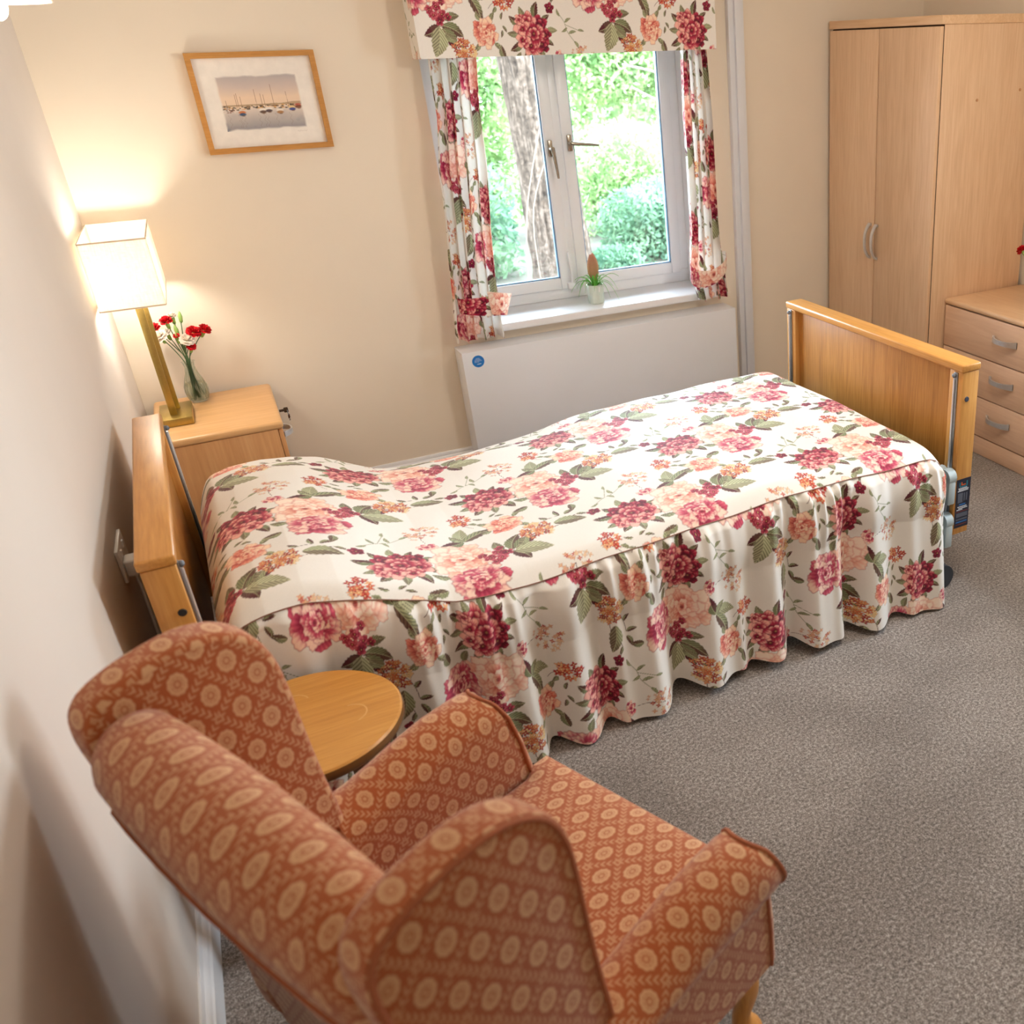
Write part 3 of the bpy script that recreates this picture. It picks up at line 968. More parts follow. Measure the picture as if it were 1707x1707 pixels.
# near skirt, gathered along the seam
NXS, NZS = 1300, 240
u = np.linspace(0, 1, NXS)
xk = .163 + (2.288 - .163) * u
tt_ = np.linspace(0, 1, NZS)
Uu, T = np.meshgrid(u, tt_)
Xb = .163 + (2.288 - .163) * Uu
zs_ = np.interp(np.minimum(Xb, 2.262), seam_x, seam_z) - .055 * np.clip((Xb - 2.255) / .05, 0, 1) ** 1.5
ys_ = np.interp(np.minimum(Xb, 2.262), seam_x, seam_y) + .02 * np.clip((Xb - 2.262) / .043, 0, 1)
wx = Xb + .016 * np.sin(7.1 * Xb + .5) + .010 * np.sin(17.3 * Xb)
fold = .5 * np.sin(2 * PI * wx / .205 + .4) + .34 * np.sin(2 * PI * wx / .128 + 1.9) + .28 * np.sin(2 * PI * wx / .33 + 2.2)
ruche = np.sin(2 * PI * (wx + .006 * np.sin(31 * Xb)) / .046 + 1.3 * np.sin(5 * Xb)) * (.55 + .45 * np.sin(11 * Xb + 1))
Td = T ** .8
off = -.014 * sm(T, 0, .05) - .012 * np.sin(PI * np.clip(T / .35, 0, 1)) - .048 * Td
A = .013 * sm(T, 0, .06) + .046 * Td
Ysk = ys_ + off + A * fold + .0105 * ruche * np.exp(-T / .16) * sm(T, 0, .03) + .003 * ruche * np.exp(-T / .5)
zh = .020 + .012 * np.sin(4.3 * Xb + 1) + .010 * (fold + .4)
Zsk = zs_ + (zh - zs_) * T
Xsk = Xb + .010 * T * np.cos(2 * PI * wx / .205 + .4) - .03 * T * (1 - sm(Xb, .163, .5)) + .006 * np.sin(3 * Xb) * T
Usk = .914 + (Xb - .729) * 1.22
grid_mesh('gathered_skirt', Xsk - BX, Ysk - BY, Zsk, sp, M_FLORAL, color=floral_up(Usk, .431 + (Zsk - .431) * 1.10, .914, .431), flip=True)
# far skirt, only its top shows from the window side
ux = np.linspace(.163, 2.3, 420)
tq = np.linspace(0, 1, 60)
Xf, Tf = np.meshgrid(ux, tq)
zf0 = np.interp(np.minimum(Xf, 2.262), seam_x, Z[-1]) 
Yf = YF + .005 + .03 * Tf + (.004 + .02 * Tf) * np.sin(2 * PI * Xf / .14 + np.sin(5 * Xf))
Zf = zf0 + (.03 - zf0) * Tf
grid_mesh('far_skirt', Xf - BX, Yf - BY, Zf, sp, M_FLORAL, color=floral_up(Xf * 1.1, Zf, .3, .3))
# seam piping
bm = bmesh.new()
pts = [(x_ - BX, y_ - .002 - BY, z_ + .0005) for x_, y_, z_ in zip(seam_x[::12], seam_y[::12], seam_z[::12])]
bm_tube(bm, pts, .0016, 6)
tag(bm_done(bm, 'seam_piping', sp, plain('piping_brown', (150, 110, 96), .8), autosm=True), 'thin brown piped seam')

# ------------------------------------------------------------------ bedside cabinet
ns = thing('bedside_cabinet', 'beech effect bedside cabinet in the corner carrying the table lamp', 'bedside cabinet', (.235, -.29, 0))
NX, NY = .235, -.29
def nbox(name, x0, x1, y0, y1, z0, z1, mat, bev=.003, parent=None, seg=2):
    return box(name, parent or ns, mat, x0 - NX, x1 - NX, y0 - NY, y1 - NY, z0, z1, bev, seg)
nbox('top', .035, .447, -.556, -.030, .546, .5745, M_NS, .012, None, 4)
nbox('body', .045, .425, -.548, -.035, .06, .546, M_NSZ, .002)
nbox('plinth', .06, .405, -.53, -.045, 0, .06, M_NSZ, .002)
nd = nbox('drawer', .426, .442, -.548, -.036, .425, .540, M_NSZ, .003)
dd = nbox('door', .426, .442, -.548, -.036, .065, .420, M_NSZ, .003)
def arc_handle(parent, cx, cy, cz, L, axis, out, mat, r=.0055, proud=.026, origin=(0, 0, 0), wid=1.6):
    """a bowed strap handle; axis 'y' or 'z' along its length, out = -1/+1 along x"""
    bm = bmesh.new()
    n = 14
    sec = []
    for i in range(n + 1):
        t_ = i / n * 2 - 1
        h = proud * (1 - abs(t_) ** 2.6) + .002
        a = t_ * L / 2
        w = r * wid * (1.25 - .35 * (1 - t_ * t_))
        th = .0028
        ring = []
        for dw, dh in ((-w, -th), (w, -th), (w, th), (-w, th)):
            if axis == 'y':
                ring.append(bm.verts.new((cx + out * (h + dh) - origin[0], cy + a - origin[1], cz + dw - origin[2])))
            else:
                ring.append(bm.verts.new((cx + out * (h + dh) - origin[0], cy + dw - origin[1], cz + a - origin[2])))
        sec.append(ring)
    for r0, r1 in zip(sec, sec[1:]):
        for k in range(4):
            bm.faces.new((r0[k], r0[(k + 1) % 4], r1[(k + 1) % 4], r1[k]))
    bm.faces.new(sec[0][::-1])
    bm.faces.new(sec[-1])
    for t_ in (-1, 1):
        a = t_ * (L / 2 - .006)
        if axis == 'y':
            bm_box(bm, cx - origin[0] - .001 if out > 0 else cx - origin[0] - .005, cx - origin[0] + .005 if out > 0 else cx - origin[0] + .001, cy + a - .006 - origin[1], cy + a + .006 - origin[1], cz - r * 1.9 - origin[2], cz + r * 1.9 - origin[2], .001)
        else:
            bm_box(bm, cx - origin[0] - .001 if out > 0 else cx - origin[0] - .005, cx - origin[0] + .005 if out > 0 else cx - origin[0] + .001, cy - r * 1.9 - origin[1], cy + r * 1.9 - origin[1], cz + a - .006 - origin[2], cz + a + .006 - origin[2], .001)
    return bm_done(bm, 'handle', parent, mat, autosm=True)
arc_handle(nd, .442, -.40, .49, .10, 'y', 1, M_CHROME, proud=.03, origin=(NX, NY, 0))
bm = bmesh.new()
bm_tube(bm, [(.441 - NX, -.275 - NY, .527), (.450 - NX, -.275 - NY, .527)], .010, 16)
bm_done(bm, 'lock', nd, M_CHROME, autosm=True)
kx, ky, kz = .452, -.275, .527
key = thing('bunch_of_keys', 'bunch of small keys hanging from the lock on the bedside cabinet', 'keys', (kx, ky, kz))
bm = bmesh.new()
bm_box(bm, -.006, .014, -.0012, .0012, -.005, .005, .001)
bm_box(bm, .014, .030, -.0015, .0015, -.010, .010, .003)
bm_done(bm, 'key', key, plain('key_dark', (92, 74, 60), .4, .8), autosm=True)
bm = bmesh.new()
ring = [(.026, .011 * math.sin(a), -.012 + .011 * math.cos(a)) for a in np.linspace(0, 2 * PI, 22)]
bm_tube(bm, ring, .0014, 6)
bm_done(bm, 'key_ring', key, M_STEEL, autosm=True)
for k, (dy, h_) in enumerate(((-.006, .040), (.006, .044))):
    bm = bmesh.new()
    bm_box(bm, .0245 + k * .003, .0265 + k * .003, dy - .006, dy + .006, -.034, -.020, .003)
    bm_box(bm, .0245 + k * .003, .0265 + k * .003, dy - .002, dy + .002, -.01 - h_ * .8, -.038, .0006)
    bm_done(bm, 'key', key, plain('key_dark2', (104, 70, 52), .45, .7), autosm=True)

# ------------------------------------------------------------------ table lamp
lm = thing('table_lamp', 'brass table lamp with a lit rectangular cream linen shade', 'lamp', (.118, -.300, .5745), math.radians(0))
LXC, LYC = .118, -.300
box('base', lm, M_BRASS, -.054, .052, -.098, .106, 0, .029, .003)
bm = bmesh.new()
for ya, yb, xo in ((-.046, -.036, -.006), (.026, .036, .004)):
    bm_box(bm, xo - .0115, xo + .0115, ya, yb, .029, .455, .0015)
bm_box(bm, -.012, .012, -.046, .036, .455, .466, .0015)
bm_done(bm, 'loop_frame', lm, M_BRASS, autosm=True)
bm = bmesh.new()
bm_tube(bm, [(0, -.008, .466), (0, -.008, .50)], .016, 16)
bm_done(bm, 'lamp_holder', lm, M_BRASS, autosm=True)
t = NT('linen_shade')
co = t.coord()
weave = t.m('ADD', t.noise(t.map(co, (240, 240, 30)), 1, 2), t.noise(t.map(co, (40, 40, 420)), 1, 2))
colr = t.ramp(t.m('MULTIPLY', weave, .5), [(.35, srgb(240, 230, 214)), (.65, srgb(254, 250, 242))])
t.set(color=colr, rough=.8, spec=.1)
tr = t.n('BsdfTranslucent')
t.nt.links.new(colr, tr.inputs[0])
mx = t.n('MixShader')
mx.inputs[0].default_value = .6
t.nt.links.new(t.b.outputs[0], mx.inputs[1])
t.nt.links.new(tr.outputs[0], mx.inputs[2])
t.nt.links.new(mx.outputs[0], t.out.inputs[0])
M_SHADE = t.mat
SX0, SX1, SY0, SY1, SZ0, SZ1 = -.103, .086, -.225, .225, .452, .668
def shade_ring(x0, x1, y0, y1, z0, z1, th):
    bm = bmesh.new()
    for a in ((x0, x1, y0, y0 + th), (x0, x1, y1 - th, y1), (x0, x0 + th, y0 + th, y1 - th), (x1 - th, x1, y0 + th, y1 - th)):
        bm_box(bm, a[0], a[1], a[2], a[3], z0, z1)
    return bm
shd = bm_done(shade_ring(SX0, SX1, SY0, SY1, SZ0, SZ1, .0012), 'lamp_shade', lm, M_SHADE)
bm = shade_ring(SX0 - .001, SX1 + .001, SY0 - .001, SY1 + .001, SZ1 - .004, SZ1 + .001, .003)
for a in ((SX0 - .001, SX1 + .001, SY0 - .001, SY0 + .002), (SX0 - .001, SX1 + .001, SY1 - .002, SY1 + .001), (SX0 - .001, SX0 + .002, SY0, SY1), (SX1 - .002, SX1 + .001, SY0, SY1)):
    bm_box(bm, a[0], a[1], a[2], a[3], SZ0 - .001, SZ0 + .004)
bm_done(bm, 'shade_trim', shd, plain('shade_trim', (226, 206, 184), .7))
def emitter(name, col, strength):
    t = NT(name)
    t.set(color=(1, 1, 1, 1), emit=col, emits=strength, rough=.5)
    return t.mat
bm = bmesh.new()
bmesh.ops.create_uvsphere(bm, u_segments=20, v_segments=12, radius=.028, matrix=Matrix.Translation((0, -.008, .53)) @ Matrix.Diagonal((1, 1, 1.25, 1)))
bm_done(bm, 'bulb', lm, emitter('bulb_glow', (1, .92, .8, 1), 40), smooth=True)
light('table_lamp_light', 'POINT', (LXC - .025, LYC - .03, .5745 + .53), 7.5, (1.0, .94, .84), shadow_soft_size=.05)
cord = bpy.data.objects.new
bm = bmesh.new()
bm_tube(bm, [(-.05, -.03, .006), (-.066, -.06, .006), (-.077, -.10, .005), (-.0815, -.16, .004)], .0035, 8)
bm_done(bm, 'power_cord', lm, M_BLACK, autosm=True)

# ------------------------------------------------------------------ vase with carnations
def clear_glass(name, tint):
    t = NT(name)
    t.set(color=tint, rough=.02, trans=1.0, ior=1.3)
    # thin glass lets light straight through
    tr = t.n('BsdfTransparent')
    tr.inputs[0].default_value = (.93, .96, .93, 1)
    mx = t.n('MixShader')
    mx.inputs[0].default_value = .55
    t.nt.links.new(t.b.outputs[0], mx.inputs[1])
    t.nt.links.new(tr.outputs[0], mx.inputs[2])
    t.nt.links.new(mx.outputs[0], t.out.inputs[0])
    return t.mat
M_VASE = clear_glass('vase_glass', (.90, .95, .91, 1))
M_WATER = clear_glass('vase_water', (.95, .97, .92, 1))
VX, VY, VZ = .195, -.120, .5755
vs_ = thing('glass_vase', 'small ribbed clear glass vase beside the table lamp, half full of water', 'vase', (VX, VY, VZ))
lathe('body', vs_, M_VASE, [(.0, .0), (.026, 0), (.031, .004), (.0365, .02), (.040, .04), (.0385, .06), (.031, .085), (.0215, .112), (.0175, .135), (.020, .152), (.0235, .156),
                           (.0225, .156), (.0165, .135), (.0205, .112), (.030, .085), (.0372, .06), (.0385, .04), (.035, .02), (.029, .007), (.0, .006)], 96, rib=(.028, 16))
lathe('water', vs_, M_WATER, [(0, .0072), (.028, .008), (.034, .02), (.0372, .04), (.0362, .06), (.0330, .072), (0, .072)], 40)
M_STEMG = plain('stem_green', (86, 112, 72), .55)
M_BUDG = plain('calyx_green', (150, 182, 96), .5)
M_CRED = plain('carnation_red', (196, 18, 30), .6, spec=.25, var=.25, vs=120)
M_CWHITE = plain('carnation_white', (244, 232, 218), .6, spec=.25, var=.05, vs=120)
def bloom_bm(r, seed):
    r = r * 1.2
    rn = random.Random(seed)
    bm = bmesh.new()
    for layer in range(4):
        n = (9, 8, 7, 5)[layer]
        for i in range(n):
            a = 2 * PI * (i + rn.random() * .5) / n + layer
            lift = (-.15, .30, .70, 1.1)[layer]
            rr = r * (1.0, 1.0, .92, .85)[layer]
            base = bm.verts.new((0, 0, -.25 * r))
            prev = None
            row = []
            for j in range(5):
                b = a + (j - 2) / 4 * (2 * PI / n) * 1.25
                k = rr * .55 * math.cos(lift * .8)
                z1 = rr * .5 * math.sin(lift)
                row.append((bm.verts.new((k * math.cos(b), k * math.sin(b), z1 + rn.uniform(-.06, .06) * r)),
                            bm.verts.new((rr * (.94 + .12 * (j % 2)) * math.cos(b) * math.cos(lift), rr * (.94 + .12 * (j % 2)) * math.sin(b) * math.cos(lift), rr * math.sin(lift) * .95 + rn.uniform(-.10, .10) * r))))
            for (p0, q0), (p1, q1) in zip(row, row[1:]):
                bm.faces.new((base, p0, p1))
                bm.faces.new((p0, q0, q1, p1))
    return bm
def carnation(kind, label, hx, hy, hz, r, seed, vx=VX, vy=VY, vz=VZ, group='carnations in the glass vase'):
    rn = random.Random(seed)
    foot = Vector((vx + rn.uniform(-.023, .023), vy + rn.uniform(-.023, .023), vz + .012))
    neck = Vector((vx + rn.uniform(-.008, .008), vy + rn.uniform(-.008, .008), vz + .145))
    head = Vector((hx, hy, hz))
    name = {'red': 'red_carnation', 'white': 'white_carnation', 'bud': 'carnation_bud'}[kind]
    t_ = thing(name, label, 'flower', tuple(foot), 0, group)
    mid_ = neck.lerp(head, .5) + Vector((0, 0, .012))
    pts = catmull([foot - foot, neck - foot, mid_ - foot, head - foot], 6, False)
    st = tube('stem', t_, M_STEMG, pts, .0017, 7)
    d = (head - mid_).normalized()
    rot = Vector((0, 0, 1)).rotation_difference((d + Vector((0, -.25, .35))).normalized()).to_matrix().to_4x4()
    M = Matrix.Translation(head - foot) @ rot
    bm = bmesh.new()
    bm_lathe(bm, [(.0018, -.030), (.0055, -.026), (.0068, -.014), (.0075, -.004), (.004, .002 if kind != 'bud' else .010), (0, .003 if kind != 'bud' else .016)], 12)
    bmesh.ops.transform(bm, matrix=M, verts=bm.verts[:])
    bm_done(bm, 'calyx', t_, M_BUDG, autosm=True)
    if kind != 'bud' or r > .008:
        bm = bloom_bm(r, seed)
        bmesh.ops.transform(bm, matrix=M @ Matrix.Translation((0, 0, .004)), verts=bm.verts[:])
        bm_done(bm, 'bloom', t_, M_CWHITE if kind == 'white' else M_CRED)
    bm = bmesh.new()
    for f_ in (.35, .62, .8):
        p_ = pts[int(len(pts) * f_)]
        for sgn in (-1, 1):
            q_ = p_ + Vector((sgn * .010, rn.uniform(-.006, .006), .016))
            w_ = Vector((0, .0012, 0))
            a, b, c = bm.verts.new(p_ - w_), bm.verts.new(p_ + w_), bm.verts.new(q_)
            bm.faces.new((a, b, c))
    bm_done(bm, 'leaf', t_, M_STEMG)['kind'] = 'stuff'
carnation('red', 'red carnation head at the far left of the glass vase, beside the lamp stem', .124, -.125, .866, .020, 1)
carnation('white', 'largest white carnation, low on the left side of the glass vase', .134, -.15, .840, .024, 2)
carnation('white', 'white carnation just left of centre, behind the big low white bloom', .156, -.125, .846, .015, 3)
carnation('red', 'red carnation second from left, highest of the red blooms in the vase', .166, -.12, .886, .019, 4)
carnation('white', 'small white carnation topmost in the glass vase bouquet', .188, -.10, .898, .014, 5)
carnation('bud', 'thin green closed bud standing highest on its own stem in the bouquet', .215, -.11, .902, .004, 6)
carnation('bud', 'small red half open bud in the middle of the bouquet', .186, -.14, .832, .010, 7)
carnation('white', 'white carnation at centre of the bouquet, below the red pair', .214, -.15, .815, .022, 8)
carnation('red', 'large red carnation, left one of the pair at right of the vase', .242, -.14, .838, .022, 9)
carnation('red', 'red carnation furthest right in the glass vase', .278, -.125, .838, .020, 10)
carnation('red', 'dark red carnation lowest in the bouquet above the vase neck', .222, -.155, .790, .014, 11)
carnation('bud', 'plump green bud just right of the topmost red bloom', .190, -.135, .862, .005, 12)

# ------------------------------------------------------------------ framed print
pc = thing('framed_picture', 'oak framed watercolour print of boats in a harbour on the cream wall', 'picture', (.672, -.001, 1.4345))
A0, A1, B1 = -.212, .212, .333
fw_ = .0185
bm = bmesh.new()
def mitre(bm, x0, x1, z0, z1, w, y0, y1):
    o_ = [(x0, z0), (x1, z0), (x1, z1), (x0, z1)]
    i_ = [(x0 + w, z0 + w), (x1 - w, z0 + w), (x1 - w, z1 - w), (x0 + w, z1 - w)]
    V = lambda p_, y: bm.verts.new((p_[0], y, p_[1]))
    of, ob, if_, ib = [[V(p_, y) for p_ in P] for P, y in ((o_, y0), (o_, y1), (i_, y0), (i_, y1))]
    for k in range(4):
        j = (k + 1) % 4
        bm.faces.new((of[k], of[j], if_[j], if_[k]))
        bm.faces.new((of[k], ob[k], ob[j], of[j]))
        bm.faces.new((if_[k], if_[j], ib[j], ib[k]))
mitre(bm, A0, A1, 0, B1, fw_, -.024, 0)
bm_done(bm, 'frame', pc, M_FRAME)
box('mount_board', pc, plain('mount_white', (240, 232, 222), .7), A0 + fw_ - .002, A1 - fw_ + .002, -.012, -.008, fw_ - .002, B1 - fw_ + .002, 0)
# the print itself: painted per vertex
nw_, nh_ = 300, 200
xx = np.linspace(-.136, .136, nw_)
zz = np.linspace(.0735, .2575, nh_)
Xp, Zp = np.meshgrid(xx, zz)
s_u, s_v = (Xp + .136) / .272, (Zp - .0735) / .184
pr = np.random.default_rng(3)
def smooth_noise(n1, n2):
    g = pr.normal(0, 1, (n2 + 2, n1 + 2))
    yi = np.linspace(0, n2, nh_); xi = np.linspace(0, n1, nw_)
    y0_ = yi.astype(int).clip(0, n2); x0_ = xi.astype(int).clip(0, n1)
    fy = (yi - y0_)[:, None]; fx = (xi - x0_)[None]
    a = g[np.ix_(y0_, x0_)] * (1 - fx) + g[np.ix_(y0_, x0_ + 1)] * fx
    b = g[np.ix_(y0_ + 1, x0_)] * (1 - fx) + g[np.ix_(y0_ + 1, x0_ + 1)] * fx
    return a * (1 - fy) + b * fy
nz = smooth_noise(8, 6) * .5 + smooth_noise(20, 14) * .25
def lerp3(f, stops):
    out = np.zeros(f.shape + (3,))
    for k in range(3):
        out[..., k] = np.interp(f, [q_[0] for q_ in stops], [q_[1][k] for q_ in stops])
    return out
img = lerp3(s_v + .03 * nz, [(0, lin(150, 146, 150)), (.2, lin(186, 178, 172)), (.40, lin(222, 208, 196)), (.43, lin(232, 206, 178)), (.6, lin(234, 208, 182)), (.78, lin(208, 190, 180)), (1, lin(182, 174, 172))])
blue = np.clip(nz * .8 - .1, 0, .8) * (s_v < .36) * np.clip(1 - s_v * 2.2, 0, 1)
img = img * (1 - blue[..., None]) + lin(92, 104, 132) * blue[..., None]
def dab(u, v, ru, rv, col, op=.9):
    a = (np.clip(1.25 - np.hypot((s_u - u) / ru, (s_v - v) / rv), 0, .5) * 2 * op)[..., None]
    global img
    img = img * (1 - a) + np.array(col) * a
hill = (s_v > .445) & (s_v < .475 + .02 * sst(s_u, .55, 1) + .006 * nz)
img[hill] = img[hill] * .35 + lin(150, 120, 84) * .65
for k in range(110):
    dab(pr.uniform(0, 1), pr.uniform(.385, .45), pr.uniform(.008, .028), pr.uniform(.008, .016),
        [lin(70, 52, 40), lin(120, 86, 56), lin(50, 62, 66), lin(214, 160, 96), lin(40, 36, 34), lin(236, 214, 186)][pr.integers(6)], .75)
for k in range(26):
    dab(pr.uniform(0, .17), pr.uniform(.33, .40), .012, .010, [lin(84, 60, 48), lin(230, 214, 200), lin(140, 90, 70)][pr.integers(3)], .7)
for (u_, v_, c1, c2) in ((.235, .30, lin(206, 116, 54), lin(34, 78, 116)), (.49, .33, lin(240, 230, 218), lin(90, 60, 44)), (.565, .345, lin(240, 232, 224), lin(70, 44, 50)), (.70, .31, lin(240, 226, 210), lin(170, 120, 70)), (.86, .355, lin(226, 196, 140), lin(28, 62, 140)), (.94, .39, lin(180, 90, 70), lin(120, 70, 50))):
    dab(u_, v_ + .035, .044, .028, c1)
    dab(u_, v_ - .002, .042, .028, c2)
    dab(u_ + .006, v_ - .03, .022, .012, lin(120, 84, 50), .6)
for u_, v0_, v1_ in ((.07, .42, .56), (.19, .42, .66), (.21, .42, .68), (.25, .42, .62), (.435, .42, .74), (.50, .42, .66), (.535, .42, .64), (.645, .42, .82), (.82, .42, .68)):
    lean = .004
    m_ = (np.abs(s_u - u_ + lean * (s_v - .42)) < .0032) & (s_v > v0_) & (s_v < v1_)
    img[m_] = img[m_] * .35 + lin(140, 96, 72) * .65
    m_ = (np.abs(s_u - u_ - .012 * np.sin(s_v * 60)) < .003) & (s_v > .06) & (s_v < .3)
    img[m_] = img[m_] * .7 + lin(120, 86, 66) * .3
edge = np.clip(np.minimum(np.minimum(s_u, 1 - s_u) * 40, np.minimum(s_v, 1 - s_v) * 28) + nz * .5, 0, 1)[..., None]
img = img * edge + lin(240, 232, 222) * (1 - edge)
t = NT('watercolour_print')
at = t.n('Attribute', attribute_name='print')
t.set(color=at.outputs['Color'], rough=.7, spec=.2)
prn = grid_mesh('harbour_print', Xp, np.full_like(Xp, -.0125), Zp, pc, t.mat, color=np.clip(img, 0, 1), smooth=False)
bm = bmesh.new()
pts = [(.098 + i * .0035, -.0128, .0625 + .0016 * math.sin(i * 2.1)) for i in range(11)]
bm_tube(bm, pts, .0004, 5)
bm_done(bm, 'signature', pc, plain('pencil', (196, 186, 176), .7))

# ------------------------------------------------------------------ wall light over the bed head, socket
wl_ = thing('wall_light', 'lit white shaded wall light with a bare bulb tip, high above the bed head', 'wall light', (0, -1.70, 1.84))
bm = bmesh.new()
bm_lathe(bm, [(0, 0), (.045, 0), (.045, .008), (.030, .016), (0, .018)], 28)
bmesh.ops.transform(bm, matrix=Matrix.Rotation(PI / 2, 4, 'Y'), verts=bm.verts[:])
bm_done(bm, 'back_plate', wl_, M_BRASS, autosm=True)
tube('arm', wl_, M_BRASS, [(.012, 0, .02), (.020, 0, .12), (.08, 0, .15), (.135, 0, .135), (.14, 0, .10)], .006, 10)
t = NT('glass_shade_white')
t.set(color=srgb(250, 244, 236), rough=.5, spec=.3)
tr = t.n('BsdfTranslucent')
tr.inputs[0].default_value = (1, .95, .88, 1)
mx = t.n('MixShader')
mx.inputs[0].default_value = .55
t.nt.links.new(t.b.outputs[0], mx.inputs[1])
t.nt.links.new(tr.outputs[0], mx.inputs[2])
t.nt.links.new(mx.outputs[0], t.out.inputs[0])
bm = bmesh.new()
bm_lathe(bm, [(.095, .015), (.092, .017), (.060, .105), (.059, .105), (.0905, .0155), (.095, .015)], 40, (.14, 0))
bm_done(bm, 'lamp_shade', wl_, t.mat, autosm=True)
bm = bmesh.new()
bmesh.ops.create_uvsphere(bm, u_segments=18, v_segments=12, radius=.018, matrix=Matrix.Translation((.14, 0, .012)) @ Matrix.Diagonal((1, 1, 1.5, 1)))
bm_done(bm, 'bulb', wl_, emitter('bulb_glow_2', (1, .84, .62, 1), 22), smooth=True)
light('wall_light_bulb', 'POINT', (.14, -1.70, 1.84 + .06), 9.0, (1, .86, .68), shadow_soft_size=.03)

so = thing('wall_socket', 'white double wall socket beside the wooden bed head', 'socket', (0, -1.66, .665))
box('face_plate', so, M_WHITE_PL, .0005, .009, -.073, .073, -.043, .043, .003)
for yy in (-.04, .02):
    box('rocker_switch', so, M_WHITE_PL, .008, .0125, yy, yy + .012, .012, .030, .001)
pl = thing('power_plug', 'white plug pushed into the wall socket by the bed head', 'plug', (.0095, -1.70, .655))
box('plug_body', pl, M_WHITE_PL, 0, .026, -.024, .024, -.024, .020, .006, 3)
tube('flex', pl, M_WHITE_PL, [(.014, 0, -.024), (.016, 0, -.06), (.010, .02, -.30), (.012, .05, -.6)], .0035, 8)

# ------------------------------------------------------------------ wardrobe
WX0, WX1, WY0, WY1, WZ = 3.163, 3.716, -.847, -.030, 1.8225
wd = thing('wardrobe', 'tall two door beech wardrobe with bowed metal handles in the room corner', 'wardrobe', ((WX0 + WX1) / 2, (WY0 + WY1) / 2, 0))
def wbx(name, x0, x1, y0, y1, z0, z1, mat, bev=.002, parent=None):
    return box(name, parent or wd, mat, x0 - (WX0 + WX1) / 2, x1 - (WX0 + WX1) / 2, y0 - (WY0 + WY1) / 2, y1 - (WY0 + WY1) / 2, z0, z1, bev)
wbx('side_panel', WX0 + .004, WX1 - .02, WY0, WY0 + .018, 0, WZ - .034, M_BEECH_Z, .001)
wbx('side_panel', WX0 + .004, WX1 - .02, WY1 - .018, WY1, 0, WZ - .034, M_BEECH_Z, .001)
wbx('back_panel', WX1 - .024, WX1 - .018, WY0 + .018, WY1 - .018, .07, WZ - .034, M_BEECH_Z, 0)
wbx('cornice', WX0 - .016, WX1 - .012, WY0 - .006, WY1 + .004, WZ - .034, WZ, M_BEECH_Y, .003)
wbx('plinth', WX0 + .03, WX0 + .048, WY0 + .018, WY1 - .018, 0, .075, M_BEECH_Y, .001)
ym = -.424
M_GAP = plain('gap_shadow_board', (62, 42, 28), .8)  # dark brown that stands in for the shade inside door and drawer gaps
wbx('door_gap_shade', WX0 + .0022, WX0 + .0038, WY0 + .002, WY1 - .002, .078, WZ - .0345, M_GAP, 0)  # added dark sheet behind the doors, painting shade into their gaps
for ya, yb, hy, lab in ((WY0 + .003, ym - .0034, ym - .020, 'near'), (ym + .0034, WY1 - .003, ym + .034, 'far')):
    d_ = wbx('door', WX0 - .016, WX0 + .0021, ya, yb, .08, WZ - .040, M_BEECH_Z, .0025)
    arc_handle(d_, WX0 - .016, hy, .877, .165, 'z', -1, M_CHROME, origin=((WX0 + WX1) / 2, (WY0 + WY1) / 2, 0), proud=.03)
for yy, zz_ in ((3.36, 1.50), (3.60, 1.53)):
    bm = bmesh.new()
    bmesh.ops.create_cone(bm, cap_ends=True, radius1=.006, radius2=.006, depth=.003, segments=14, matrix=Matrix.Translation((yy - (WX0 + WX1) / 2, WY0 - .001 - (WY0 + WY1) / 2, zz_)) @ Matrix.Rotation(PI / 2, 4, 'X'))
    bm_done(bm, 'screw_cover', wd, plain('screw_cover', (190, 140, 98), .5))

# ------------------------------------------------------------------ chest of drawers
CX0, CX1, CY1, CY0, CZ = 3.262, 3.712, -.858, -1.640, .6765
ch = thing('chest_of_drawers', 'low three drawer beech chest standing beside the wardrobe', 'chest of drawers', ((CX0 + CX1) / 2, (CY0 + CY1) / 2, 0))
def cbx(name, x0, x1, y0, y1, z0, z1, mat, bev=.002, parent=None, seg=2):
    return box(name, parent or ch, mat, x0 - (CX0 + CX1) / 2, x1 - (CX0 + CX1) / 2, y0 - (CY0 + CY1) / 2, y1 - (CY0 + CY1) / 2, z0, z1, bev, seg)
cbx('top', 3.243, CX1, CY0 - .008, CY1 + .006, CZ - .026, CZ, M_BEECH_Y, .011, None, 4)
cbx('body', CX0 + .002, CX1 - .004, CY0, CY1, 0, CZ - .026, M_BEECH_Z, .001)
cbx('plinth', CX0 - .012, CX0 + .002, CY0, CY1, .002, .088, M_BEECH_DR, .002)
cbx('drawer_gap_shade', CX0 + .0004, CX0 + .0019, CY0 + .001, CY1 - .001, .09, CZ - .0265, M_GAP, 0)  # shade between the drawers, put in as a dark sheet on the body
for k, (za, zb_) in enumerate(((.462, .646), (.279, .457), (.094, .274))):
    d_ = cbx('drawer', CX0 - .016, CX0 + .0003, CY0 + .002, CY1 - .002, za, zb_, M_BEECH_DR, .0025)
    arc_handle(d_, CX0 - .016, -1.262, (za + zb_) / 2 + .012, .15, 'y', -1, M_CHROME, origin=((CX0 + CX1) / 2, (CY0 + CY1) / 2, 0), proud=.028, r=.007)
v2 = thing('glass_vase', 'clear glass vase standing on the chest of drawers', 'vase', (3.50, -1.155, CZ + .001))
lathe('body', v2, M_VASE, [(.0, .0), (.026, 0), (.0365, .02), (.040, .04), (.031, .085), (.0175, .135), (.0235, .156), (.0225, .156), (.0165, .135), (.030, .085), (.0385, .04), (.035, .02), (.0, .006)], 48)
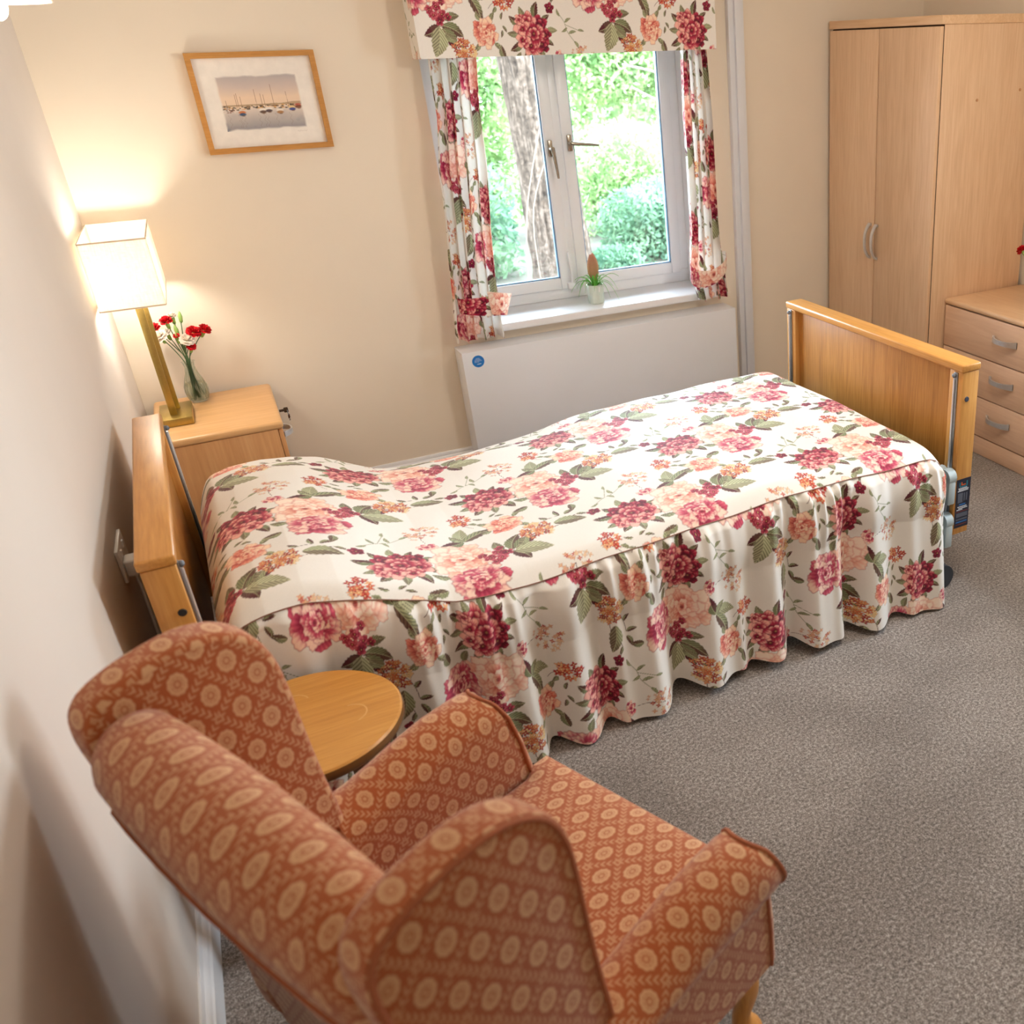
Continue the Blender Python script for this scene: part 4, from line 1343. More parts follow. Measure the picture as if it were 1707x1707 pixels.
carnation('red', 'red carnation leaning towards the wardrobe above the chest of drawers', 3.50, -1.058, .888, .022, 21, 3.50, -1.155, CZ + .001, 'carnations on the chest of drawers')
carnation('white', 'white carnation in the vase on the chest of drawers', 3.52, -1.14, .93, .022, 22, 3.50, -1.155, CZ + .001, 'carnations on the chest of drawers')

# ------------------------------------------------------------------ plant on the sill
PXc, PYc = 1.899, .070
pp = thing('potted_bromeliad', 'small bromeliad with grassy leaves in a fluted pale pot on the window sill', 'plant', (PXc, PYc, OPZ0))
lathe('pot', pp, plain('pot_glaze', (212, 222, 212), .3, var=.02), [(.0, 0), (.033, 0), (.0365, .004), (.0395, .085), (.0385, .088), (.0355, .086), (.034, .072), (0, .071)], 72, rib=(.022, 14))
lathe('soil', pp, plain('soil', (70, 56, 44), .95, var=.4, vs=200), [(0, .078), (.02, .0775), (.0345, .074), (.0345, .073), (0, .0725)], 24)
M_GRASS = plain('bromeliad_leaf', (106, 188, 74), .45, var=.2, vs=40)
def blade(parent, az, reach, rise, droop, w, name='leaf'):
    n = 9
    bm = bmesh.new()
    rows = []
    for i in range(n + 1):
        t_ = i / n
        d = .006 + reach * t_
        z = .076 + rise * math.sin(t_ * PI * .62) - droop * t_ * t_
        ww = w * (1 - t_ ** 2.2) + .0003
        ca, sa = math.cos(az), math.sin(az)
        rows.append([bm.verts.new((d * ca - k * ww * sa, d * sa + k * ww * ca, z - (.002 if k == 0 else 0))) for k in (-1, 0, 1)])
    for a, b in zip(rows, rows[1:]):
        for k in range(2):
            bm.faces.new((a[k], a[k + 1], b[k + 1], b[k]))
    return bm_done(bm, name, parent, M_GRASS, smooth=True)
prn_ = random.Random(4)
for i in range(26):
    az = 2 * PI * i / 26 + prn_.uniform(-.15, .15)
    rch = prn_.uniform(.05, .125)
    blade(pp, az, rch, prn_.uniform(.05, .085), prn_.uniform(.02, .11) * (rch / .1), prn_.uniform(.002, .0036))
for i in range(9):
    blade(pp, 2 * PI * i / 9, prn_.uniform(.018, .035), prn_.uniform(.045, .065), .0, .0048)
# feathered flower bract: overlapping pointed scales on a flat paddle
bm = bmesh.new()
bm_tube(bm, [(0, 0, .075), (.001, 0, .10), (0, 0, .125)], [.0045, .005, .006], 10)
st = bm_done(bm, 'flower_stem', pp, plain('bract_stem', (176, 170, 84), .5), autosm=True)
t = NT('bract')
co = t.coord()
sp_ = t.n('SeparateXYZ')
t.nt.links.new(co, sp_.inputs[0])
t.set(color=t.ramp(sp_.outputs[2], [(.09, srgb(176, 166, 92)), (.16, srgb(206, 172, 124)), (.23, srgb(206, 138, 120))]), rough=.5)
M_BRD = plain('bract_edge', (158, 112, 84), .5, var=.1)
for k in range(22):
    z0_ = .098 + k * .0056
    t_ = k / 21
    wd_ = .030 * math.sin(PI * (.16 + .78 * t_)) ** .75
    for sgn in ((-1, 1) if k < 21 else (1,)):
        bm = bmesh.new()
        tip = (sgn * wd_, 0, z0_ + .016)
        a = bm.verts.new((0, -.0036, z0_ - .004)); a2 = bm.verts.new((0, .0036, z0_ - .004))
        b = bm.verts.new((sgn * wd_ * .55, -.0042, z0_ + .0005)); b2 = bm.verts.new((sgn * wd_ * .55, .0042, z0_ + .0005))
        c = bm.verts.new(tip)
        d = bm.verts.new((0, -.0030, z0_ + .014)); d2 = bm.verts.new((0, .0030, z0_ + .014))
        bm.faces.new((a, b, d)); bm.faces.new((b, c, d)); bm.faces.new((a2, d2, b2)); bm.faces.new((b2, d2, c)); bm.faces.new((a, a2, b2, b)); bm.faces.new((b, b2, c)); bm.faces.new((c, d2, d))
        bm_done(bm, 'bract', pp, t.mat)
        bm = bmesh.new()
        w3 = [(sgn * wd_ * f1, y_, z0_ - .004 + f2) for f1, f2, y_ in ((.0, .0, -.0046), (.55, .0035, -.0052), (1.0, .0185, -.0010), (.55, .0065, -.0050), (0, .0028, -.0044))]
        bm.faces.new([bm.verts.new(p_) for p_ in w3])
        bm_done(bm, 'bract_edge', pp, M_BRD)
box('plant_tag', pp, M_WHITE_PL, -.002, .004, -.034, -.033, .070, .096, 0).rotation_euler = (.25, 0, 0)

# ------------------------------------------------------------------ round side table
TX, TY, TZ, TR = .310, -2.308, .465, .196
tb = thing('side_table', 'round wooden side table between the armchair and the bed', 'table', (TX, TY, 0))
lathe('table_top', tb, M_TABLE, [(0, TZ - .030), (TR - .012, TZ - .030), (TR - .003, TZ - .026), (TR, TZ - .014), (TR - .0015, TZ - .004), (TR - .006, TZ), (0, TZ)], 96)
lathe('edge_band', tb, plain('table_edge', (122, 82, 42), .25, var=.1), [(TR - .006, TZ - .0290), (TR + .0004, TZ - .022), (TR + .0014, TZ - .012), (TR - .001, TZ - .0035), (TR - .003, TZ - .012), (TR - .006, TZ - .0290)], 96)
for k in range(4):
    a = math.radians(-38 + 90 * k)
    ca, sa = math.cos(a), math.sin(a)
    bm = bmesh.new()
    r0_ = .128
    tt = [Vector((r0_ * ca, r0_ * sa, TZ - .030)), Vector(((r0_ + .004) * ca, (r0_ + .004) * sa, .24)), Vector(((r0_ + .012) * ca, (r0_ + .012) * sa, 0))]
    rows = []
    for p_, w in zip(tt, (.021, .019, .014)):
        u_, v_ = Vector((ca, sa, 0)), Vector((-sa, ca, 0))
        rows.append([bm.verts.new(p_ + u_ * w * e + v_ * w * f_) for e, f_ in ((-1, -1), (1, -1), (1, 1), (-1, 1))])
    for r0, r1 in zip(rows, rows[1:]):
        for q_ in range(4):
            bm.faces.new((r0[q_], r0[(q_ + 1) % 4], r1[(q_ + 1) % 4], r1[q_]))
    bm.faces.new(rows[0]); bm.faces.new(rows[-1])
    bmesh.ops.recalc_face_normals(bm, faces=bm.faces[:])
    bmesh.ops.bevel(bm, geom=bm.edges[:], offset=.003, segments=2, affect='EDGES')
    bm_done(bm, 'leg', tb, M_TABLEDK, autosm=True)
    a2 = a + PI / 2
    bm = bmesh.new()
    p0, p1 = Vector((r0_ * ca, r0_ * sa, 0)), Vector((r0_ * math.cos(a2), r0_ * math.sin(a2), 0))
    d_ = (p1 - p0).normalized(); n_ = Vector((d_.y, -d_.x, 0))
    f8 = []
    for z in (TZ - .095, TZ - .030):
        for s1, s2 in ((p0 + d_ * .015, -.009), (p1 - d_ * .015, -.009), (p1 - d_ * .015, .009), (p0 + d_ * .015, .009)):
            q_ = s1 + n_ * s2
            f8.append(bm.verts.new((q_.x, q_.y, z)))
    for q_ in range(4):
        bm.faces.new((f8[q_], f8[(q_ + 1) % 4], f8[4 + (q_ + 1) % 4], f8[4 + q_]))
    bm.faces.new(f8[:4][::-1]); bm.faces.new(f8[4:])
    bm_done(bm, 'apron', tb, M_TABLEDK)
# pale cup rings left in the varnish
for cx_, cy_, r_, a0_, a1_ in ((-.02, .085, .032, .2, 3.6), (.085, -.02, .034, -1.2, 1.6)):
    bm = bmesh.new()
    n = 30
    prev = None
    for i in range(n + 1):
        a = a0_ + (a1_ - a0_) * i / n
        p0 = bm.verts.new((cx_ + (r_ - .0016) * math.cos(a), cy_ + (r_ - .0016) * math.sin(a), TZ + .0003))
        p1 = bm.verts.new((cx_ + (r_ + .0016) * math.cos(a), cy_ + (r_ + .0016) * math.sin(a), TZ + .0003))
        if prev:
            bm.faces.new((prev[0], prev[1], p1, p0))
        prev = (p0, p1)
    bm_done(bm, 'ring_mark', tb, plain('ring_mark', (214, 164, 104), .45))

# ------------------------------------------------------------------ wing armchair
SP = .0535
t = NT('armchair_damask')
uv = t.n('UVMap', uv_map='UVMap').outputs[0]
jit = t.n('TexNoise')
t.put(jit.inputs['Vector'], uv)
jit.inputs['Scale'].default_value = 420
jit.inputs['Detail'].default_value = 1
uvj = t.vm('ADD', uv, t.vm('SCALE', t.vm('SUBTRACT', jit.outputs[1], (.5, .5, .5))))
sc_ = uvj.node.inputs[1].links[0].from_node
sc_.inputs['Scale'].default_value = .0022
sx = t.n('SeparateXYZ')
t.put(sx.inputs[0], uvj)
k_ = 1 / (SP * math.sqrt(2))
A_ = t.m('MULTIPLY', t.m('ADD', sx.outputs[0], t.m('MULTIPLY', sx.outputs[1], .84)), k_ * 1.08)
B_ = t.m('MULTIPLY', t.m('SUBTRACT', t.m('MULTIPLY', sx.outputs[1], .84), sx.outputs[0]), k_ * 1.08)
fa = t.m('SUBTRACT', t.m('FRACT', A_), .5)
fb = t.m('SUBTRACT', t.m('FRACT', B_), .5)
du = t.m('SUBTRACT', fa, fb)
dv = t.m('MULTIPLY', t.m('ADD', fa, fb), .88)
rr_ = t.m('SQRT', t.m('ADD', t.m('MULTIPLY', du, du), t.m('MULTIPLY', dv, dv)))
th_ = t.m('ARCTAN2', dv, du)
pet = t.m('COSINE', t.m('MULTIPLY', th_, 10))
R_ = t.m('ADD', .385, t.m('MULTIPLY', pet, .014))
inside = t.ss(t.m('SUBTRACT', R_, rr_), -.03, .03)
rim = t.m('MULTIPLY', inside, t.ss(rr_, .22, .27))
pet2 = t.ss(t.m('ADD', t.m('MULTIPLY', t.m('COSINE', t.m('MULTIPLY', th_, 8)), .6), t.m('SINE', t.m('MULTIPLY', rr_, 40))), -.25, .35)
core = t.m('MULTIPLY', t.m('SUBTRACT', 1, t.ss(rr_, .22, .27)), t.m('ADD', .25, t.m('MULTIPLY', pet2, .6)))
med = t.m('MAXIMUM', t.m('MULTIPLY', rim, .95), core)
def garland(f0, g0):
    d = t.m('SUBTRACT', .5, t.m('ABSOLUTE', f0))
    st = t.m('SINE', t.m('SUBTRACT', t.m('MULTIPLY', g0, 31.4), t.m('MULTIPLY', d, 34)))
    w = t.m('SUBTRACT', 1, t.ss(d, .085, .135))
    return t.m('MULTIPLY', w, t.ss(t.m('SUBTRACT', st, t.m('MULTIPLY', d, 3)), -.55, .35))
gar = t.m('MAXIMUM', garland(fa, B_), garland(fb, A_))
pat = t.m('MAXIMUM', t.m('MULTIPLY', med, t.m('SUBTRACT', 1, t.ss(rr_, .42, .44))), t.m('MULTIPLY', gar, .62))
grain = t.noise(t.map(uv, (1, 1.6, 1)), 1400, 2)
ground = t.ramp(grain, [(.3, srgb(150, 73, 31)), (.7, srgb(178, 96, 48))])
thread = t.ramp(grain, [(.3, srgb(192, 138, 96)), (.7, srgb(220, 176, 132))])
t.set(color=t.mix(pat, ground, thread), rough=.78, spec=.2, sheen=.3)
t.bump(t.m('ADD', grain, t.m('MULTIPLY', pat, .4)), .12, .0015)
M_DAM = t.mat
M_PIPE = plain('armchair_piping', (160, 88, 52), .8, var=.1, vs=300)

OX, OY, TH_ = .565, -3.011, math.radians(-66)
ac = thing('wing_armchair', 'wing armchair in rust medallion fabric with wooden cabriole legs', 'armchair', (OX, OY, 0), TH_)
HW = .352

def layered(outline, layers, centre_axis='x', sgn=1):
    """outline: list of (a, b); layers: (offset along x, inset). Returns vertex grid as bmesh with caps + uv"""
    P = [Vector((a, b, 0)) for a, b in outline]
    n = len(P)
    area = sum(P[i].x * P[(i + 1) % n].y - P[(i + 1) % n].x * P[i].y for i in range(n))
    nr = []
    for i in range(n):
        d = P[(i + 1) % n] - P[i - 1]
        m_ = Vector((d.y, -d.x, 0)).normalized() * (1 if area > 0 else -1)
        nr.append(m_)
    bm = bmesh.new()
    rings = []
    for x, ins in layers:
        rings.append([bm.verts.new((x, (P[i] - nr[i] * ins).x, (P[i] - nr[i] * ins).y)) for i in range(n)])
    for r0, r1 in zip(rings, rings[1:]):
        for k in range(n):
            bm.faces.new((r0[k], r0[(k + 1) % n], r1[(k + 1) % n], r1[k]))
    bm.faces.new(rings[0][::-1])
    bm.faces.new(rings[-1])
    return bm, [(layers[0][0], (P[i] - nr[i] * layers[0][1]).x, (P[i] - nr[i] * layers[0][1]).y) for i in range(n)], [(v_.x, v_.y) for v_ in nr]

WING = [(-.302, .250), (-.20, .250), (-.112, .250), (-.110, .35), (-.108, .47), (-.112, .58), (-.122, .68), (-.129, .78), (-.133, .86), (-.140, .92), (-.160, .968), (-.196, .999), (-.245, 1.012), (-.30, 1.008),
        (-.35, .996), (-.388, .975), (-.404, .935), (-.396, .85), (-.356, .66), (-.320, .45)]
wo = [(p_.x, p_.y) for p_ in catmull([(a, b, 0) for a, b in WING], 5)]
for s in (1, -1):
    lay = [(HW, .006), (HW - .002, .0), (HW - .012, -.001), (HW - .040, .0), (HW - .050, .0015), (HW - .057, .006), (HW - .060, .013)]
    lay = [(s * a, b) for a, b in lay]
    bm, oring, _n = layered(wo, lay)
    l_ = bm.loops.layers.uv.new('UVMap')
    bm.verts.ensure_lookup_table()
    nW = len(wo)
    arc = [0]
    for k in range(nW):
        a_, b_ = wo[k], wo[(k + 1) % nW]
        arc.append(arc[-1] + math.hypot(a_[0] - b_[0], a_[1] - b_[1]))
    ix_ = {bm.verts[r_ * nW + k]: k for r_ in range(len(lay)) for k in range(nW)}
    for f in bm.faces:
        ks = [ix_[lp.vert] for lp in f.loops]
        wrap_ = len(f.verts) == 4 and max(ks) - min(ks) > nW / 2
        for lp, k in zip(f.loops, ks):
            c = lp.vert.co
            if len(f.verts) > 4:
                lp[l_].uv = (c.y, c.z)
            else:
                lp[l_].uv = (arc[k + nW * (wrap_ and k == 0)] if not (wrap_ and k == 0) else arc[nW], HW - abs(c.x) + .012)
    w = bm_done(bm, 'wing', ac, M_DAM, autosm=True)
    bm = bmesh.new()
    seg = [p_ for p_ in oring if p_[2] > .49]
    i0 = min(range(len(oring)), key=lambda i: abs(oring[i][1] + .20) + (0 if oring[i][2] < .3 else 9))
    ordered = oring[i0:] + oring[:i0]
    ordered = [p_ for p_ in ordered if p_[2] > .27]
    bm_tube(bm, [(p_[0] - s * .001, p_[1] + 0, p_[2]) for p_ in ordered], .0045, 8)
    bm_done(bm, 'piping', w, M_PIPE, autosm=True)

# arms: a rolled top on an upright side, front face raked back
def arm_section():
    pts = [(.272, .255), (.272, .40), (.270, .50)]
    cx_, cz_, r_ = .331, .562, .064
    for a in np.linspace(math.radians(168), math.radians(-62), 22):
        pts.append((cx_ + r_ * math.cos(a), cz_ + r_ * math.sin(a)))
    pts += [(.340, .478), (.337, .42), (.335, .34), (.332, .255)]
    return pts
AS = arm_section()
def yfront(z):
    return float(np.interp(z, [.2, .30, .38, .48, .555, .612, .632, .66], [.287, .285, .280, .266, .250, .228, .203, .182]))
for s in (1, -1):
    bm = bmesh.new()
    ts = [0, .08, .2, .35, .5, .65, .8, .9, .955, .985, 1.0]
    uvl = bm.loops.layers.uv.new('UVMap')
    per = [0]
    for a, b in zip(AS, AS[1:]):
        per.append(per[-1] + math.hypot(b[0] - a[0], b[1] - a[1]))
    rows = []
    mx_, mz_ = .318, .47
    for tt in ts:
        ins = {.955: .004, .985: .012, 1.0: .026}.get(tt, 0)
        row = []
        for (x, z) in AS:
            zz_ = z
            if z > .5:
                zz_ = z - .048 * (1 - sm(tt, 0, .75)) * sm(z, .5, .63)
            if z < .3:
                zz_ = z + .04 * (1 - tt)
            f_ = 1 - ins / .07
            X_ = mx_ + (x - mx_) * f_
            Z_ = zz_ if z < .3 else mz_ + (zz_ - mz_) * (1 - ins / .16)
            y = -.13 + (yfront(z) + .13) * min(1, tt)
            row.append(bm.verts.new((s * X_, y, float(Z_))))
        rows.append(row)
    uvd = {}
    for i, (tt, row) in enumerate(zip(ts, rows)):
        for j, v_ in enumerate(row):
            uvd[v_] = (v_.co.y, per[j])
    for r0, r1 in zip(rows, rows[1:]):
        for k in range(len(AS) - 1):
            bm.faces.new((r0[k], r0[k + 1], r1[k + 1], r1[k]))
    for f in bm.faces:
        for lp in f.loops:
            lp[uvl].uv = uvd[lp.vert]
    cap = bm.faces.new(rows[-1])
    for lp in cap.loops:
        lp[uvl].uv = (lp.vert.co.x, lp.vert.co.z)
    cap2 = bm.faces.new(rows[0][::-1])
    for lp in cap2.loops:
        lp[uvl].uv = (lp.vert.co.x, lp.vert.co.z)
    apts = [v_.co.copy() + Vector((0, .002, 0)) for v_ in rows[-3]]
    arm = bm_done(bm, 'arm', ac, M_DAM, autosm=True)
    bm = bmesh.new()
    pts = [q_ for q_ in apts]
    bm_tube(bm, pts, .0042, 8)
    bm_done(bm, 'piping', arm, M_PIPE, autosm=True)

# back: padded inner face, rolled top, outer face
BK = [(-.250, .40), (-.246, .50), (-.255, .62), (-.272, .74), (-.290, .85), (-.300, .905), (-.316, .940), (-.345, .955), (-.378, .950), (-.402, .928), (-.414, .892), (-.412, .85), (-.378, .70), (-.335, .50), (-.300, .225)]
bo = catmull([(a, b, 0) for a, b in BK], 5, False)
per = [0]
for a, b in zip(bo, bo[1:]):
    per.append(per[-1] + (b - a).length)
xs_ = np.array([-1, -.985, -.95, -.88, -.7, -.4, 0, .4, .7, .88, .95, .985, 1.0]) * .318
X = np.zeros((len(bo), len(xs_))); Y = X.copy(); Z = X.copy(); U = X.copy(); V_ = X.copy()
for j, x in enumerate(xs_):
    e = abs(x) / .318
    rnd = .030 * max(0, (e - .86) / .14) ** 2
    crown = .012 * (1 - e * e)
    for i, p_ in enumerate(bo):
        d = (bo[min(i + 1, len(bo) - 1)] - bo[max(i - 1, 0)]).normalized()
        nx, nz_ = d.y, -d.x
        k = sst(np.array(p_.y), .45, .75)
        sg = -1
        Y[i, j] = p_.x + (nx * (crown - rnd)) * k
        Z[i, j] = p_.y + (nz_ * (crown - rnd)) * k
        X[i, j] = x
        U[i, j] = x
        V_[i, j] = per[i]
bk = grid_mesh('back', X, Y, Z, ac, M_DAM, U=U + .013, V=V_ * 1.0, flip=True)
# close the ends and add the seam piping across the outer back
bm = bmesh.new()
for j in (0, -1):
    bm.faces.new([bm.verts.new((X[i, j], Y[i, j], Z[i, j])) for i in range(len(bo))])
bm_done(bm, 'back_end', bk, M_DAM, uv=1.0)
i_s = min(range(len(bo)), key=lambda i: abs(per[i] - per[-1] + .62))
bm = bmesh.new()
bm_tube(bm, [(X[i_s, j], Y[i_s, j] - .001, Z[i_s, j]) for j in range(2, len(xs_) - 2)], .004, 8)
bm_done(bm, 'piping', bk, M_PIPE, autosm=True)

# seat: domed upholstered cushion, slightly wider in front of the arms
bm = bmesh.new()
nx_, ny_ = 26, 26
def seat_pt(u, v, top=True):
    y = -.262 + v * .578
    hwid = .266 + .024 * float(sm(v, .86, .93))
    x = u * hwid
    e = 1 - max(abs(u) ** 5, abs(2 * v - 1) ** 7 if v > .5 else 0)
    z = .405 + .022 * (1 - u * u) * (1 - (2 * v - 1) ** 2) + .022 * max(0, e) ** .45
    return x, y, z
X = np.zeros((ny_ * 2, nx_ * 2)); Y = X.copy(); Z = X.copy()
for i, v in enumerate(np.linspace(0, 1, ny_ * 2)):
    for j, u in enumerate(np.linspace(-1, 1, nx_ * 2)):
        vv = 1 - (1 - v) ** 1.6
        uu = math.copysign(1 - (1 - abs(u)) ** 1.5, u)
        X[i, j], Y[i, j], Z[i, j] = seat_pt(uu, vv)
seat = grid_mesh('seat', X, Y, Z, ac, M_DAM, U=X * 1.0, V=Y * 1.0)
# side band of the seat cushion
xe = np.concatenate([X[:, 0], X[-1, :], X[::-1, -1]])
ye = np.concatenate([Y[:, 0], Y[-1, :], Y[::-1, -1]])
ze = np.concatenate([Z[:, 0], Z[-1, :], Z[::-1, -1]])
ln = np.concatenate([[0], np.cumsum(np.hypot(np.diff(xe), np.diff(ye)))])
tt_ = np.linspace(0, 1, 8)
Xb = np.tile(xe, (8, 1)); Yb = np.tile(ye, (8, 1))
bul = .006 * np.sin(PI * tt_)[:, None]
Yb = Yb + bul * (Yb > .2)
Zb = ze[None] + (.335 - ze[None]) * tt_[:, None]
grid_mesh('seat_band', Xb, Yb, Zb, seat, M_DAM, U=np.tile(ln, (8, 1)), V=Zb, flip=False)
fr = box('seat_rail', ac, M_DAM, -.300, .300, -.290, .289, .245, .34, .012, 3, uv=1.0)
# front cabriole legs and square back legs
def cabriole(sx, sy):
    prof = [(.0, .0, .215, .036), (.006, .006, .175, .034), (.012, .012, .140, .028), (.010, .010, .105, .021), (.004, .004, .072, .0175), (.002, .002, .048, .020), (.008, .008, .030, .027), (.013, .013, .016, .031), (.012, .012, .005, .027), (.011, .011, 0, .02)]
    bm = bmesh.new()
    bm_tube(bm, [(sx * (.252 + a), sy * (.262 + b), z) for a, b, z, r in prof], [r for *_, r in prof], 18)
    return bm
for sx_ in (1, -1):
    bm = cabriole(sx_, 1)
    lg = bm_done(bm, 'leg', ac, M_LEG, autosm=True)
    m_ = lg.modifiers.new('smooth', 'SUBSURF')
    m_.levels = m_.render_levels = 1
for sx_ in (1, -1):
    bm = bmesh.new()
    rows = []
    for z, w, dy in ((.215, .024, 0), (.10, .020, -.012), (0, .016, -.032)):
        rows.append([bm.verts.new((sx_ * .262 + w * a, -.258 + dy + w * b, z)) for a, b in ((-1, -1), (1, -1), (1, 1), (-1, 1))])
    for r0, r1 in zip(rows, rows[1:]):
        for q_ in range(4):
            bm.faces.new((r0[q_], r0[(q_ + 1) % 4], r1[(q_ + 1) % 4], r1[q_]))
    bm.faces.new(rows[0]); bm.faces.new(rows[-1])
    bm_done(bm, 'leg', ac, M_LEG)

# ------------------------------------------------------------------ ceiling fitting (above the frame)
cl_ = thing('ceiling_lamp', 'ceiling lamp with a bare bulb hanging on a short white flex', 'lamp', (2.25, -2.35, CEIL))
bm = bmesh.new()
bm_lathe(bm, [(0, 0), (.05, 0), (.05, -.02), (0, -.021)], 40)
bm_done(bm, 'base_plate', cl_, M_WHITE_PL, autosm=True)
tube('flex', cl_, M_WHITE_PL, [(0, 0, -.02), (0, 0, -.16)], .004, 8)
bm = bmesh.new()
bmesh.ops.create_uvsphere(bm, u_segments=18, v_segments=12, radius=.032, matrix=Matrix.Translation((0, 0, -.20)) @ Matrix.Diagonal((1, 1, 1.3, 1)))
bm_done(bm, 'bulb', cl_, emitter('bulb_glow_3', (1, .92, .82, 1), 30), smooth=True)

# ------------------------------------------------------------------ garden
struct(box('ground', None, plain('garden_soil', (66, 62, 48), .95, var=.35, vs=3, bump=.2), -14, 22, .36, 40, -.6, -.45, 0))
def leaf_cloud(name, parent, mat, n, fn, size, seed):
    r = np.random.default_rng(seed)
    C = fn(r, n)
    d1 = r.normal(0, 1, (n, 3)); d1 /= np.linalg.norm(d1, axis=1)[:, None]
    d2 = r.normal(0, 1, (n, 3)); d2 -= d1 * (d1 * d2).sum(1)[:, None]; d2 /= np.linalg.norm(d2, axis=1)[:, None]
    s = size * r.uniform(.6, 1.3, (n, 1))
    P = np.stack([C - d1 * s, C + d2 * s * .42, C + d1 * s, C - d2 * s * .42], 1).reshape(-1, 3).astype(np.float32)
    me = bpy.data.meshes.new(name)
    me.vertices.add(4 * n)
    me.vertices.foreach_set('co', P.ravel())
    me.loops.add(4 * n)
    me.loops.foreach_set('vertex_index', np.arange(4 * n, dtype=np.int32))
    me.polygons.add(n)
    me.polygons.foreach_set('loop_start', np.arange(0, 4 * n, 4, dtype=np.int32))
    me.polygons.foreach_set('loop_total', np.full(n, 4, dtype=np.int32))
    me.update()
    o = link(name, me, parent, mat)
    o['kind'] = 'stuff'
    return o
def leaf_mat(name, dark, light_):
    t = NT(name)
    c = t.ramp(t.noise(t.coord(), 2.6, 3), [(.35, srgb(*dark)), (.65, srgb(*light_))])
    t.set(color=c, rough=.5, spec=.3)
    tr = t.n('BsdfTranslucent')
    t.nt.links.new(c, tr.inputs[0])
    mx = t.n('MixShader')
    mx.inputs[0].default_value = .45
    t.nt.links.new(t.b.outputs[0], mx.inputs[1])
    t.nt.links.new(tr.outputs[0], mx.inputs[2])
    t.nt.links.new(mx.outputs[0], t.out.inputs[0])
    return t.mat
M_LF1 = leaf_mat('leaf_spring', (92, 122, 74), (160, 188, 122))
M_LF2 = leaf_mat('leaf_shrub', (66, 98, 76), (118, 148, 112))
t = NT('bark')
co = t.coord()
fv = t.noise(t.map(co, (9, 9, 1.6)), 2.2, 5, .7, .6)
fn_ = t.noise(co, 26, 3)
f = t.m('ADD', t.m('MULTIPLY', fv, .7), t.m('MULTIPLY', fn_, .3))
t.set(color=t.ramp(f, [(.34, srgb(24, 19, 16)), (.5, srgb(66, 56, 48)), (.66, srgb(108, 94, 84))]), rough=.9, spec=.1)
t.bump(f, .8, .06)
M_BARK = t.mat
def trunk_bm(pts, rads, seed, n=26):
    r = random.Random(seed)
    bm = bmesh.new()
    P = catmull(pts, 6, False)
    R_ = np.interp(np.linspace(0, 1, len(P)), np.linspace(0, 1, len(rads)), rads)
    rings = []
    for i, p_ in enumerate(P):
        ring = []
        for k in range(n):
            a = 2 * PI * k / n
            q_ = R_[i] * (1 + .07 * math.sin(5 * a + 1.3 * math.sin(i * .3)) + .05 * math.sin(9 * a + i * .2) + r.uniform(-.02, .02))
            ring.append(bm.verts.new((p_.x + q_ * math.cos(a), p_.y + q_ * math.sin(a), p_.z)))
        rings.append(ring)
    for r0, r1 in zip(rings, rings[1:]):
        for k in range(n):
            bm.faces.new((r0[k], r0[(k + 1) % n], r1[(k + 1) % n], r1[k]))
    return bm
def blob(cx, cy, cz, rx, ry, rz):
    def f(r, n):
        d = r.normal(0, 1, (n, 3)); d /= np.linalg.norm(d, axis=1)[:, None]
        k = r.uniform(.0, 1, (n, 1)) ** .45
        lump = 1 + .22 * np.sin(4 * d[:, :1] + 3 * d[:, 1:2] + 2) * np.cos(5 * d[:, 2:3])
        return d * k * lump * np.array([rx, ry, rz]) + np.array([cx, cy, cz])
    return f
# large trunk seen through the left casement
GX, GY = 3.42, 5.2
tr_ = thing('garden_tree', 'large old tree with a thick pale rugged trunk outside the window', 'tree', (GX, GY, -.45))
bm = trunk_bm([(0, 0, -.05), (-.03, 0, .3), (-.06, 0, .9), (-.10, 0, 1.7), (-.17, .0, 2.4), (-.30, .05, 3.2), (-.42, .1, 4.6)], [.34, .29, .275, .265, .255, .28, .22], 2)
bm_done(bm, 'trunk', tr_, M_BARK, smooth=True)
bm = trunk_bm([(-.12, -.05, 1.8), (-.45, -.15, 2.5), (-.9, -.3, 3.3)], [.12, .08, .05], 3, 12)
bm_done(bm, 'branch', tr_, M_BARK, smooth=True)
leaf_cloud('foliage', tr_, M_LF1, 1800, blob(-.9, .1, 3.6, 1.4, .7, .7), .07, 5)
bm = bmesh.new()
for k in range(2):
    x0 = -.40 - .14 * k
    bm_tube(bm, catmull([(x0, -.45, .1), (x0 + .08 * k, -.5, .9), (x0 + .35, -.46, 1.6 + .1 * k)], 6, False), .003, 6)
bm_done(bm, 'sucker_stem', tr_, plain('twig', (120, 104, 88), .8))['kind'] = 'stuff'
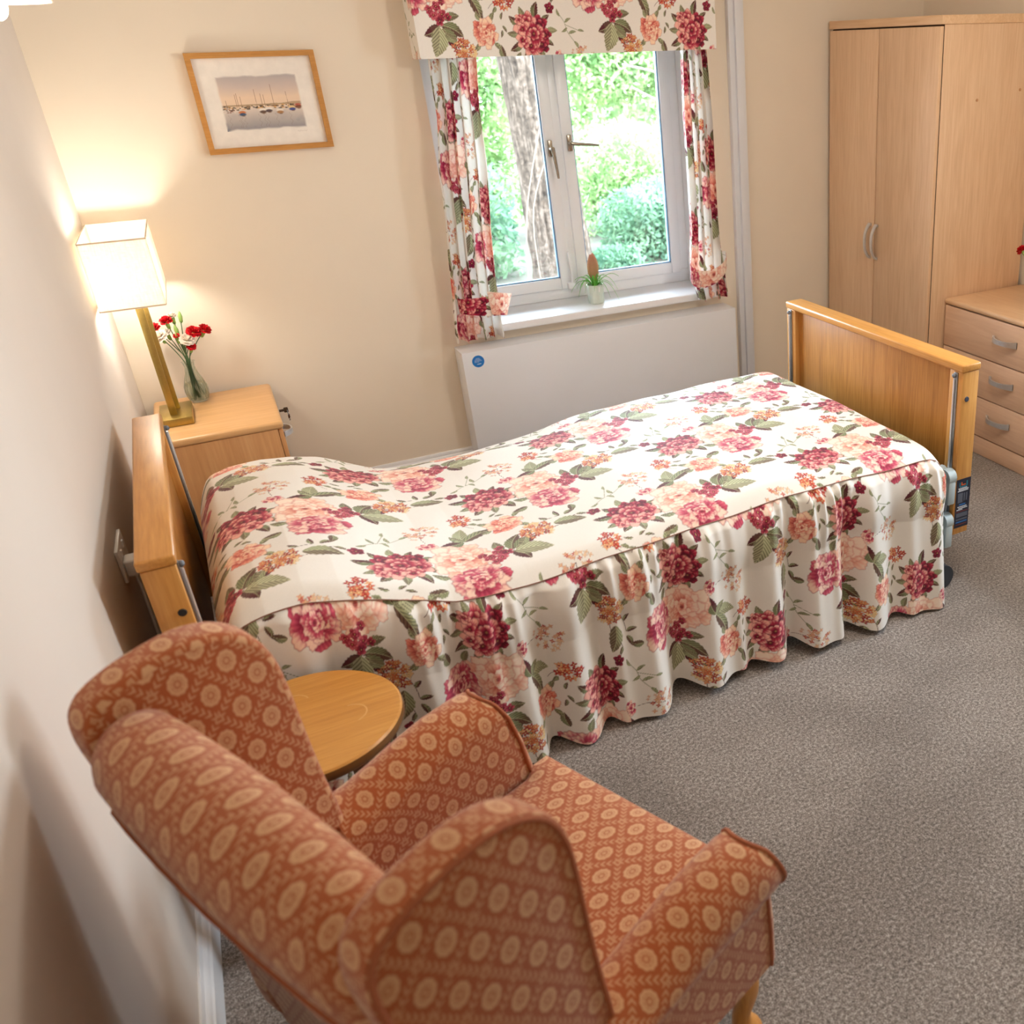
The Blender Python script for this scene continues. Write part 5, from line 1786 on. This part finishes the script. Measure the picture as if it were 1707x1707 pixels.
def small_tree(label, x, y, parts, mat, seed, name='garden_tree', size=.07, trunk=None):
    t_ = thing(name, label, 'tree' if name == 'garden_tree' else 'shrub', (x, y, -.45), 0, None)
    if trunk:
        bm = trunk_bm(trunk, [.10, .08, .06, .03], seed, 12)
        bm_done(bm, 'trunk', t_, M_BARK, smooth=True)
    for i, (n, a) in enumerate(parts):
        leaf_cloud('foliage', t_, mat, n, blob(*a), size, seed + 100 * i)
    return t_
UPT = [(0, 0, -.05), (.05, 0, 1.0), (-.1, 0, 2.0), (-.4, 0, 3.0)]
small_tree('leafy tree close behind the thick pale trunk', 2.6, 8.7, [(17000, (.7, 0, 1.9, 1.25, .9, 1.15)), (5000, (.6, 0, .6, 1.0, .7, .6))], M_LF1, 31, size=.05, trunk=UPT)
small_tree('leafy tree whose low crown fills the top of the opening casement pane', 7.6, 10.6, [(15000, (-1.3, 0, 2.15, 1.5, 1.0, .75)), (5000, (-.2, 0, 3.4, 1.6, 1.0, .8))], M_LF1, 32, size=.05, trunk=UPT)
small_tree('distant pale tree behind the sunny lawn', 8.6, 17.5, [(7000, (0, 0, 1.6, 2.6, 1.6, 1.5))], M_LF1, 34, size=.10)
small_tree('low dark green shrub in front, at the bottom of the garden view', 4.95, 6.35, [(9000, (0, 0, .34, .72, .6, .50)), (900, (-.75, -.5, .12, .35, .3, .14))], M_LF2, 41, 'garden_shrub', .036)
small_tree('bright green shrub behind the low dark one', 5.35, 8.2, [(11000, (0, 0, .62, 1.0, .7, .72))], M_LF1, 42, 'garden_shrub', .04)
small_tree('shrub growing at the foot of the thick pale trunk', 2.75, 6.3, [(3600, (0, 0, .5, .55, .5, .7))], M_LF2, 43, 'garden_shrub', .05)
t_ = thing('bare_branches', 'thin bare arching branches across the sunny gap in the garden', 'branches', (6.0, 7.2, -.45))
for pts in (((-.9, .2, 2.0), (-.4, .0, 1.85), (.3, -.1, 1.45)), ((-.8, .2, 1.75), (-.2, .1, 1.45), (.3, 0, 1.3)), ((.5, 0, 0), (.45, 0, .9), (.3, -.1, 1.5))):
    bm = bmesh.new()
    bm_tube(bm, catmull(pts, 6, False), [.014] * 6 + [.011] * 6 + [.007], 7)
    bm_done(bm, 'branch', t_, plain('branch_grey', (96, 90, 78), .8), autosm=True)
